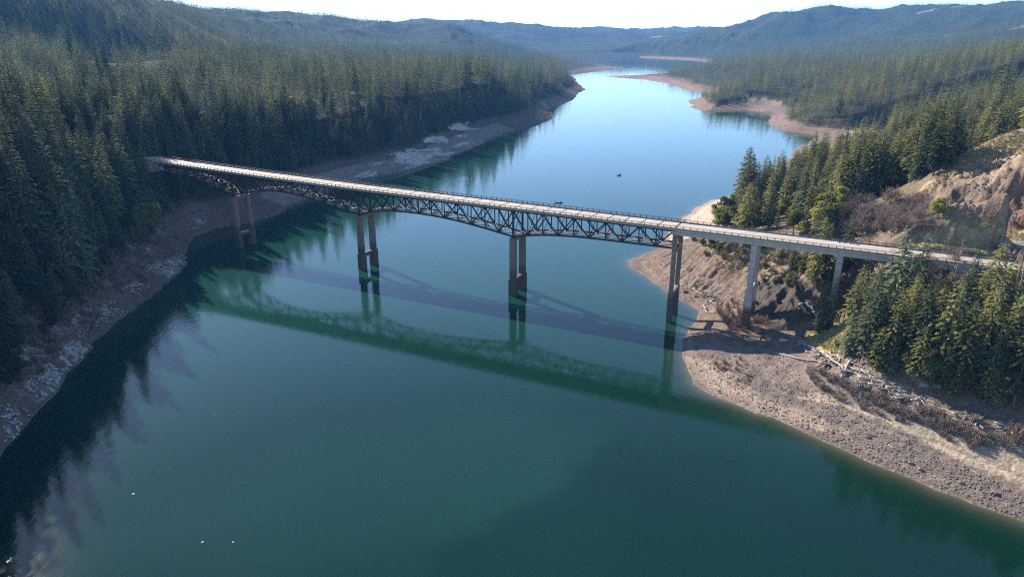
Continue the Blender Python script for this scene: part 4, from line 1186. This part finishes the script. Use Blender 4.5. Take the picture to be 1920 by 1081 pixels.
snag_tree(388, 318, 20, 505, "small pale dead tree on the dark slope beyond the bridge's left end", True, .3, M_DRIFT2)
snag_tree(1904, 590, 17, 506, "leaning pale dead trunk at the right edge beside the tall bare pole", False, .35, M_DRIFT, tilt=.12)
place("conifer", CON_T[2], 1590, 664, 15, 30, "dark cone shaped young conifer at the edge of the yellow grass patch", "conifer", wide=1.45)
place("conifer", CON_T[4], 1536, 626, 7.5, 30, "small lone young pine on the yellow grass patch", "conifer", wide=1.5)
place("conifer", CON_T[0], 1632, 672, 17, 30, "small conifer right of the cone shaped one above the driftwood tangle", "conifer", wide=1.4)
pE = BP(-51, -9, 0); pE[2] = float(hgt(pE[0], pE[1]))
plant_tree(CON_T[1], "conifer", pE[0], pE[1], pE[2], float(zdeck(-50)) + 3.5 - pE[2], 30, .4, "lone sunlit conifer standing in front of the bridge deck's left end", "conifer", None, 1.15)
for px, py, top, t, lab in ((1672, 600, 437, 5, "tall conifer whose top crosses the bridge deck, left one of two"), (1708, 590, 445, 0, "tall conifer whose top crosses the bridge deck, right one of two"),
                            (1846, 610, 470, 4, "tall broad pine whose top crosses the deck near its right end"), (1882, 712, 590, 0, "slim sunlit conifer rising from the dark right end of the grove")):
    p = hit(px, py); d = math.hypot(p[0], p[1]); zt = CAM_H + (ray(px, top)[2] / math.hypot(*ray(px, top)[:2])) * d
    plant_tree(CON_T[t], "conifer", p[0], p[1], p[2], max(8, zt - p[2] + 3.5), 30, float(RNG.uniform(0, 6)), lab, "conifer", None, 1.35)
place("conifer", CON_T[0], 262, 116, 20, 30, "lone pale conifer standing in the open meadow on the left plateau", "conifer", wide=1.3)
for k, (s_, o_, up) in enumerate(((-56, -10.5, 6), (-62, -9.5, 9), (-66, -12, 11), (-58, -14, 3), (-70, -10, 12), (-64, 10, 8), (-72, 9.5, 10), (-76, 1, 9), (-77, -5, 10), (-76, 6, 11))):
    q = BP(s_, o_, 0); q[2] = float(hgt(q[0], q[1])); plant_tree(CON_T[k % 3], "conifer", q[0], q[1], q[2], max(9, float(zdeck(s_)) + up - q[2]), 30, k * 1.1, "conifer crowding round the end of the deck on the left bank", "conifer", "conifers at the deck's left end", 1.15)
# broadleaf trees
def broad(px, py, h, t, label, group, wide=1.0, p=None): return place("broadleaf_tree", BRO_T[t], px, py, h, 12., label, "broadleaf tree", group, wide, p=p)
broad(1756, 409, 8.5, 0, "lone yellow green tree at the foot of the rocky cliff", None, 1.2)
broad(1505, 439, 7.5, 0, "bright yellow green bush tree right behind the deck, left of the grey bare trees", None, 1.3)
broad(1568, 650, 3.2, 0, "small bright yellow green bush beside the cone shaped young conifer", None, 1.4)
broad(1912, 715, 15, 1, "yellow green broadleaf tree in the right edge of the picture below the grove", None, 1.1)
broad(1890, 545, 8, 0, "yellow green tree under the right end of the deck by the bare pole", None, 1.1)
lab_h = "rounded yellow green broadleaf tree among the conifers on the right headland"
cnt = 0
while cnt < 66:
    px, py = RNG.uniform(1338, 1600), RNG.uniform(364, 440)
    if not inpoly(np.array([px]), np.array([py]), G_LEAFY)[0]: continue
    p = hit(px, py)
    if p[2] < 2.5: continue
    broad(px, py, RNG.uniform(8, 15), int(RNG.choice([0, 1, 2, 3], p=[.28, .27, .25, .2])), lab_h, "broadleaf trees on the right headland", RNG.uniform(.95, 1.25), p=p); cnt += 1
for k in range(26):
    px, py = RNG.uniform(1292, 1420), RNG.uniform(446, 482); p = hit(px, py)
    if gsd(p[0], p[1]) < 4: continue
    broad(px, py, RNG.uniform(2.2, 4.6), int(RNG.choice([0, 1, 2, 3], p=[.2, .2, .3, .3])), "low green bush on the slope seen under the deck between the two concrete piers", "bushes on the slope under the deck", 1.4, p=p)
for k in range(22):
    px, py = RNG.uniform(1430, 1560), RNG.uniform(470, 540); p = hit(px, py)
    if k % 2: place("conifer", CON_T[int(RNG.integers(3, 6))], px, py, RNG.uniform(6, 12), 30, "small young conifer on the rocky slope right of the first land pier", "conifer", "young conifers under the approach", 1.35, p=p)
    else: broad(px, py, RNG.uniform(3, 5.5), 2, "dark green bush on the rocky slope right of the first land pier", "bushes on the rocky slope", 1.2, p=p)
for px, py in ((452, 158), (462, 163), (505, 168), (512, 163), (545, 160), (566, 168), (150, 128), (165, 132), (195, 138), (205, 142), (440, 163), (240, 265), (262, 280), (252, 262), (640, 152), (885, 150), (905, 152)):
    p = atd(px, py + 4, 640 if px > 420 else (500 if py < 200 else 410)); p[2] = float(hgt(p[0], p[1]))
    broad(0, 0, RNG.uniform(13, 19), int(RNG.integers(0, 2)), "bright green rounded tree in the left bank forest", "bright trees in the left forest", 1.1, p=p)
kk = 0
while kk < 44:
    px, py = RNG.uniform(1590, 1925), RNG.uniform(575, 765)
    if not inpoly(np.array([px]), np.array([py]), G_GROVE)[0]: continue
    p = hit(px, py); lab, grp = con_zone(p[0], p[1], p[2], 15)
    plant_tree(CON_T[int(RNG.choice([0, 2, 3, 4]))], "conifer", p[0], p[1], p[2], RNG.uniform(12, 21), 30, float(RNG.uniform(0, 6)), lab, "conifer", grp, 1.35); kk += 1
for k in range(34):
    px, py = RNG.uniform(1600, 1920), RNG.uniform(590, 745)
    if not inpoly(np.array([px]), np.array([py]), G_GROVE)[0]: continue
    p = hit(px, py)
    broad(0, 0, RNG.uniform(7, 13), int(RNG.choice([2, 3])), "olive green broadleaf tree in the undergrowth of the grove beside the driftwood beach", "undergrowth trees of the grove", 1.15, p=p)
for s_, o_, yt in ((300, -8.3, 505), (303.5, -9.4, 512), (307, -8.2, 500), (311, -9, 507), (315, -10, 512)):
    p = BP(s_, o_, 0); p[2] = float(hgt(p[0], p[1])); px = proj(p)[0]
    zt = CAM_H + ray(px, yt)[2] / math.hypot(*ray(px, yt)[:2]) * math.hypot(p[0], p[1])
    plant_tree(CON_T[int(RNG.integers(0, 6))], "conifer", p[0], p[1], p[2], max(8, zt - p[2]), 30, s_, "dark conifer hiding the foot of the second land pier", "conifer", "conifers in front of the second land pier", .9)
# grey bare trees on the headland
for k in range(58):
    for _ in range(30):
        px, py = RNG.uniform(1530, 1740), RNG.uniform(375, 452)
        if inpoly(np.array([px]), np.array([py]), G_BARE)[0]: break
    p = hit(px, py)
    place("bare_tree", BARE_T[k % 4], 0, 0, RNG.uniform(6, 11), 9., "leafless grey brown tree in the thicket behind the deck below the cliff", "bare tree", "bare trees on the right headland", 1.15, p=p)
for k in range(16):
    px, py = RNG.uniform(1700, 1800), RNG.uniform(500, 560); p = hit(px, py)
    place("bare_tree", BARE_T[k % 4], 0, 0, RNG.uniform(7, 12), 9., "leafless grey tree at the top of the grove just below the deck", "bare tree", "bare trees below the approach", 1.0, p=p)
place("bare_tree", BARE_T[2], 1883, 745, 9.5, 9., "grey bare conical tree at the right end of the driftwood line", "bare tree", None, 1.0)
# reddish bare trees along the lower edge of the left forest
for k in range(70):
    t = RNG.uniform(0, 1); px = 20 + 330 * t + RNG.normal(0, 12); py = 720 - 270 * t - RNG.uniform(0, 80)
    p = hit(px, py)
    if gsd(p[0], p[1]) < 8 or p[2] > 30: continue
    place("bare_tree", BARE_T[k % 4], 0, 0, RNG.uniform(5, 9), 9., "leafless brown tree at the lower edge of the shaded forest on the near left bank", "bare tree", "bare trees on the near left bank", 1.2, p=p)

# ------------------------------------------------------------------ shrubs
def shrub(p, h, t, label, group):
    o = obj("bare_shrub", SHR_T[t]); o.location = (p[0], p[1], p[2] - .05); o.rotation_euler = (0, 0, float(RNG.uniform(0, 6.28))); s = h / 2.3; o.scale = (s * 1.15, s * 1.15, s)
    tag(o, label, "shrub", group)
for poly, n, h0, h1, ts, lab, grp in (
    ([(1510, 690), (1560, 700), (1640, 735), (1720, 775), (1700, 795), (1640, 775), (1570, 750), (1520, 720)], 75, 1.2, 3.0, (0, 2, 4), "dark upright leafless shrub in the band below the driftwood tangle", "shrubs below the driftwood"),
    ([(1720, 770), (1800, 785), (1925, 800), (1925, 850), (1860, 850), (1800, 835), (1730, 805)], 80, 1.2, 3.6, (0, 2, 4), "grey brown leafless shrub at the right end of the beach", "shrubs at the right end of the beach"),
    ([(1345, 575), (1400, 560), (1440, 600), (1425, 625), (1370, 625), (1350, 600)], 46, 1.8, 3.4, (1, 3), "reddish leafless willow shrub around the foot of the first land pier", "willow shrubs at the land pier"),
    ([(1340, 680), (1380, 660), (1420, 690), (1400, 720), (1350, 700)], 22, .7, 1.6, (1, 3), "low reddish leafless shrub on the beach next to the bridge shadow", "low shrubs on the beach"),
    ([(1570, 255), (1640, 255), (1640, 275), (1580, 280)], 18, 3, 6, (1, 3), "leafless brown shrub on the pale flat beside the small cove", "shrubs on the pale flat")):
    k = 0
    xs = [q[0] for q in poly]; ys = [q[1] for q in poly]
    while k < n:
        px, py = RNG.uniform(min(xs), max(xs)), RNG.uniform(min(ys), max(ys))
        if not inpoly(np.array([px]), np.array([py]), poly)[0]: continue
        shrub(hit(px, py), RNG.uniform(h0, h1), int(RNG.choice(ts)), lab, grp); k += 1

# ------------------------------------------------------------------ driftwood
def log_mesh(seed, L, r0, r1, bend=.04, root=False):
    r = np.random.default_rng(seed); m = MB(); n = 7
    pts = [np.array([L * (i / (n - 1) - .5), L * bend * math.sin(math.pi * i / (n - 1)) * r.choice([-1, 1]) + r.normal(0, .012) * L, r.normal(0, .02)]) for i in range(n)]
    m.tube(pts, [r0 + (r1 - r0) * i / (n - 1) for i in range(n)], 8)
    for i in range(r.integers(1, 4)):
        p = pts[r.integers(1, n - 1)]; d = unit(np.array([r.normal(0, .6), r.normal(0, 1), abs(r.normal(0, .5)) + .1])); m.tube([p, p + d * r.uniform(.4, 1.4)], [r1 * .6, r1 * .25], 5)
    if root:
        for i in range(7):
            d = unit(np.array([-.6, r.normal(0, 1), r.normal(0, 1)])); m.tube([pts[0], pts[0] + d * r.uniform(.8, 1.7)], [r0 * .6, r0 * .15], 5)
    return m.v, m.f
def log_at(a, b, r0, r1, label, group=None, lift=0, liftb=None, root=False, mat=None, bend=.03, seed=[700]):
    seed[0] += 1
    P, Q = hit(*a), hit(*b); P[2] += lift + r0 * .6; Q[2] += (lift if liftb is None else liftb) + r1 * .6
    L = np.linalg.norm(Q - P); v, f = log_mesh(seed[0], L, r0, r1, bend, root)
    d = (Q - P) / L; yaw = math.atan2(d[1], d[0]); pit = -math.asin(d[2])
    o = obj("driftwood_log", mesh_np("driftwood_log", v, f, [mat or M_DRIFT], smooth=True)); o.location = (P + Q) / 2; o.rotation_euler = (0, pit, yaw)
    tag(o, label, "log", group or "driftwood logs"); return o
for a in [((1455, 662), (1570, 687), .30, .18, "long straight pale log lying alone on the dark gravel"),
          ((1542, 662), (1583, 697), .42, .3, "thick pale log slanting down through the driftwood tangle", None, .5),
          ((1593, 681), (1572, 719), .48, .26, "pale log with upturned root end pointing toward the beach from the tangle", None, .6, .1, True),
          ((1556, 664), (1570, 684), .3, .2, "curved pale log in the upper part of the driftwood tangle", None, .5, .2, False, None, .18),
          ((1572, 670), (1571, 682), .34, .25, "short upright bent log in the middle of the tangle", None, .3, .5, False, None, .15),
          ((1615, 695), (1642, 711), .38, .25, "pale log at the right end of the tangle in front of the dark grove"),
          ((1612, 684), (1624, 671), .22, .12, "thin pale log leaning up toward the grove", None, .3, 2.2),
          ((1499, 571), (1510, 586), .55, .5, "left one of two pale slab like logs on the dark rock knoll", None, .3),
          ((1511, 571), (1527, 589), .6, .5, "right one of two pale slab like logs on the dark rock knoll", None, .3),
          ((1319, 576), (1327, 587), .25, .2, "short pale log standing on the shore left of the land pier", None, .9, 0),
          ((1327, 586), (1341, 587), .3, .25, "short pale log lying on the shore left of the land pier"),
          ((1299, 541), (1315, 553), .3, .2, "upper pale log of the drift line left of the land pier"),
          ((1622, 813), (1644, 819), .28, .2, "dark log lying on the gravel near the water's edge", None, 0, None, False, M_DARK and M_BARK),
          ((1665, 834), (1677, 841), .22, .18, "short orange pale log on the gravel near the water's edge"),
          ((1739, 766), (1754, 782), .24, .16, "thin pale log among the grey shrubs in the middle of the beach", None, .5),
          ((1790, 801), (1812, 786), .24, .16, "pale log leaning against the large grey shrub on the beach", None, .2, 1.2),
          ((1646, 733), (1674, 736), .22, .16, "pale log lying along the top of the dark shrub band", None, .8),
          ((1824, 884), (1838, 891), .2, .15, "short pale log on the gravel toward the right edge"),
          ((156, 629), (169, 609), .3, .2, "pale log lying up the left bank's rubble slope", None, 0, None, False, M_DRIFT2),
          ((135, 622), (164, 637), .3, .18, "brown log lying across the left bank's rubble slope", None, 0, None, False, M_DRIFT2),
          ((242, 538), (266, 557), .28, .18, "thin brown log by the left bank's waterline below the bridge", None, 0, None, False, M_DRIFT2),
          ((62, 680), (110, 724), .3, .15, "long dark log running down to the water on the near left bank", None, 0, None, False, M_BARK)]:
    log_at(*a)
for poly, n, L0, L1, lab, grp in (
    ([(1540, 660), (1580, 668), (1640, 705), (1720, 745), (1700, 755), (1640, 728), (1590, 700), (1550, 685)], 38, 4, 9, "bleached driftwood log in the pile along the foot of the grove", "driftwood pile below the grove"),
    ([(1715, 735), (1800, 775), (1925, 800), (1925, 815), (1800, 795), (1720, 760)], 26, 3, 8, "grey driftwood log scattered along the top of the beach to the right", "driftwood along the upper beach"),
    ([(1295, 535), (1320, 545), (1360, 568), (1355, 578), (1320, 562)], 22, 2, 5.5, "pale driftwood log in the drift line left of the land pier", "driftwood left of the land pier"),
    ([(1480, 628), (1510, 640), (1545, 665), (1535, 672), (1500, 655)], 14, 2, 5, "pale driftwood log along the lower edge of the yellow grass", "driftwood below the yellow grass"),
    ([(1500, 560), (1530, 572), (1528, 592), (1500, 585)], 10, 2.5, 5, "pale driftwood log heaped on the dark rock knoll", "driftwood on the knoll")):
    xs = [q[0] for q in poly]; ys = [q[1] for q in poly]; k = 0; base_logs = []
    while k < n:
        px, py = RNG.uniform(min(xs), max(xs)), RNG.uniform(min(ys), max(ys))
        if not inpoly(np.array([px]), np.array([py]), poly)[0]: continue
        p = hit(px, py); L = RNG.uniform(L0, L1)
        if len(base_logs) < 5:
            v, f = log_mesh(800 + k + n, 6.0, RNG.uniform(.2, .34), RNG.uniform(.1, .18), RNG.uniform(0, .08), k == 2); base_logs.append(mesh_np("driftwood_log", v, f, [M_DRIFT], smooth=True))
        o = obj("driftwood_log", base_logs[k % 5]); o.location = (p[0], p[1], p[2] + RNG.uniform(.15, .5)); o.scale = (L / 6,) * 3
        o.rotation_euler = (0, float(RNG.normal(0, .12)), float(RNG.normal(-.55, .8))); tag(o, lab, "log", grp); k += 1
# small sticks, stones and tufts nobody could count
def scatter_poly(name, polys, n, meshes, s0, s1, label, cat, flat=1.0, pw=1.0, mask=None, up=0.0):
    pts = []; 
    for poly, w in polys:
        xs = [q[0] for q in poly]; ys = [q[1] for q in poly]; k = 0; m = int(n * w)
        px = RNG.uniform(min(xs), max(xs), m * 4); py = RNG.uniform(min(ys), max(ys), m * 4); ok = inpoly(px, py, poly)
        for a, b in list(zip(px[ok], py[ok]))[:m]: pts.append(hit(a, b))
    P = np.array(pts); P = P[P[:, 2] > -.15]; P[:, 2] += up; k = len(P)
    s = s0 + (s1 - s0) * RNG.random(k) ** pw
    scatter(name, P, RNG.uniform(0, 6.28, k), np.stack([s * RNG.uniform(.8, 1.2, k), s * RNG.uniform(.8, 1.2, k), s * flat], -1), RNG.integers(0, len(meshes), k), meshes, label, cat)
STK = []
for i in range(4):
    m = MB(); r = np.random.default_rng(900 + i)
    for q in range(9):
        a = r.uniform(0, 3.14); c = r.normal(0, .5, 2); L = r.uniform(.4, 1.4); d = np.array([math.cos(a), math.sin(a), r.normal(0, .08)]) * L / 2
        m.tube([np.array([*c, .06]) - d, np.array([*c, .08]) + d], [.06, .035], 4, cap=False)
    STK.append(mesh_np("sticks", m.v, m.f, [M_DRIFT if i < 3 else M_DRIFT2]))
BEACH = [(1290, 690), (1340, 735), (1400, 760), (1480, 792), (1560, 830), (1630, 862), (1730, 902), (1925, 975), (1925, 930), (1800, 870), (1690, 810), (1590, 770), (1500, 700), (1450, 650), (1380, 660), (1300, 665)]
scatter_poly("driftwood_litter", [([(1535, 655), (1600, 675), (1700, 735), (1800, 775), (1925, 800), (1925, 820), (1800, 800), (1690, 765), (1590, 705)], .55), ([(1295, 535), (1330, 548), (1370, 575), (1360, 585), (1320, 565)], .14),
             ([(1330, 665), (1400, 700), (1440, 760), (1490, 790), (1480, 780), (1420, 755), (1340, 690)], .12), ([(1490, 630), (1545, 665), (1535, 675), (1485, 645)], .07), ([(1640, 800), (1925, 930), (1925, 960), (1640, 830)], .06), ([(40, 640), (330, 510), (345, 495), (330, 520), (60, 790), (5, 850)], .15)],
             1000, STK, .4, .9, "bleached sticks and wood scraps littering the drift lines", "driftwood litter")
scatter_poly("gravel", [(BEACH, .62), ([(1185, 480), (1260, 545), (1330, 582), (1400, 560), (1330, 520), (1250, 480)], .16), ([(1420, 520), (1500, 500), (1540, 570), (1520, 600), (1420, 610)], .05), ([(1730, 360), (1900, 300), (1925, 430), (1800, 412)], .09), ([(5, 850), (120, 715), (250, 570), (340, 490), (300, 490), (180, 590), (40, 720)], .12)],
             7000, ROCK_T, .12, .8, "loose stones and gravel covering the drawn down shore", "gravel", .8, 4.0)
for k, (px, py, s) in enumerate(((1627, 819, 1.5), (1442, 796, 1.3), (1455, 800, 1.6), (1560, 811, 1.0), (1697, 864, 1.2), (1707, 868, 1.4), (1725, 880, 1.3), (1863, 925, 1.7), (1284, 548, 2.4), (1304, 556, 1.8), (1335, 668, .9), (1313, 695, .7), (1350, 760, 1.4), (1480, 812, 1.0), (1800, 905, 1.3))):
    p = hit(px, py); o = obj("boulder", ROCK_T[k % 5]); o.location = (p[0], p[1], p[2]); o.scale = (s * 1.2, s, s); o.rotation_euler = (0, 0, k * 1.3)
    tag(o, ["dark boulder standing out of the gravel along the right shore", "dark boulder on the shore beside the bridge's last truss pier"][8 <= k <= 9], "boulder", ["boulders on the gravel beach", "boulders by the truss pier"][8 <= k <= 9])
pts = []
for ax_, ay_, rx_, ry_, m_ in ((20, 790, 26, 44, 170), (85, 705, 40, 24, 200), (190, 585, 40, 24, 220), (245, 535, 30, 18, 200), (300, 505, 32, 18, 180), (140, 655, 26, 22, 160), (372, 418, 18, 18, 200), (335, 490, 16, 14, 90)):
    for k in range(m_):
        q = hit(ax_ + RNG.normal(0, .42) * rx_, ay_ + RNG.normal(0, .42) * ry_)
        if q[2] > .1: pts.append(q)
P_ = np.array(pts); k = len(P_); s_ = .25 + 1.1 * RNG.random(k) ** 2.5
scatter("pale_rubble", P_, RNG.normal(-.6, .35, k), np.stack([s_ * RNG.uniform(1.2, 2.6, k), s_ * .7, s_ * .7], -1), RNG.integers(0, 4, k), PALE_T, "pale broken rubble strewn in patches on the shaded left bank", "rubble")
TUFT = []
for i in range(3):
    m = MB(); r = np.random.default_rng(950 + i)
    for q in range(26):
        c = r.normal(0, .35, 2); d = np.array([r.normal(0, .2), r.normal(0, .2), r.uniform(.35, .8)]); m.tube([np.array([*c, 0]), np.array([*c, 0]) + d], [.045, .01], 3, cap=False)
    TUFT.append(mesh_np("tuft", m.v, m.f, [simple("dry_grass%d" % i, ((.40, .33, .17), (.34, .30, .12), (.22, .18, .10))[i], .9, .2, 1)]))
scatter_poly("dry_grass", [([(1505, 628), (1560, 603), (1612, 598), (1600, 650), (1570, 668)], .2), ([(1710, 372), (1850, 255), (1925, 222), (1925, 290), (1849, 301)], .28), ([(1690, 470), (1720, 440), (1800, 448), (1925, 490), (1925, 500), (1860, 505)], .09), ([(1330, 445), (1500, 470), (1440, 520), (1340, 500)], .2), ([(1736, 396), (1794, 414), (1925, 438), (1925, 455), (1840, 436)], .1)],
             3200, TUFT, .45, 1.1, "tufts of dry grass on the slopes of the right bank", "dry grass")
scatter_poly("low_brush", [([(1330, 445), (1500, 475), (1560, 520), (1480, 520), (1420, 510), (1330, 480)], .3), ([(1560, 395), (1725, 375), (1740, 430), (1560, 445)], .3), ([(30, 640), (330, 440), (345, 470), (250, 555), (40, 740)], .4)],
             420, SHR_T, .6, 1.4, "low leafless brush covering the slopes", "brush")

# ------------------------------------------------------------------ haze in the air
hz = MB(); hz.box((0, 5000, 230), (1, 0, 0), (0, 1, 0), (0, 0, 1), 21000, 12000, 540)
hm = bpy.data.materials.new("haze"); hm.use_nodes = True; hn = hm.node_tree
hn.nodes.remove(hn.nodes["Principled BSDF"])
pv = hn.nodes.new("ShaderNodeVolumePrincipled"); pv.inputs["Color"].default_value = (.15, .46, 1.0, 1); pv.inputs["Density"].default_value = 0.60e-4; pv.inputs["Anisotropy"].default_value = 0
hn.links.new(pv.outputs[0], hn.nodes["Material Output"].inputs["Volume"])
tag(hz.build("haze", hm), "thin blue haze filling the air over the valley", "haze", kind='stuff')
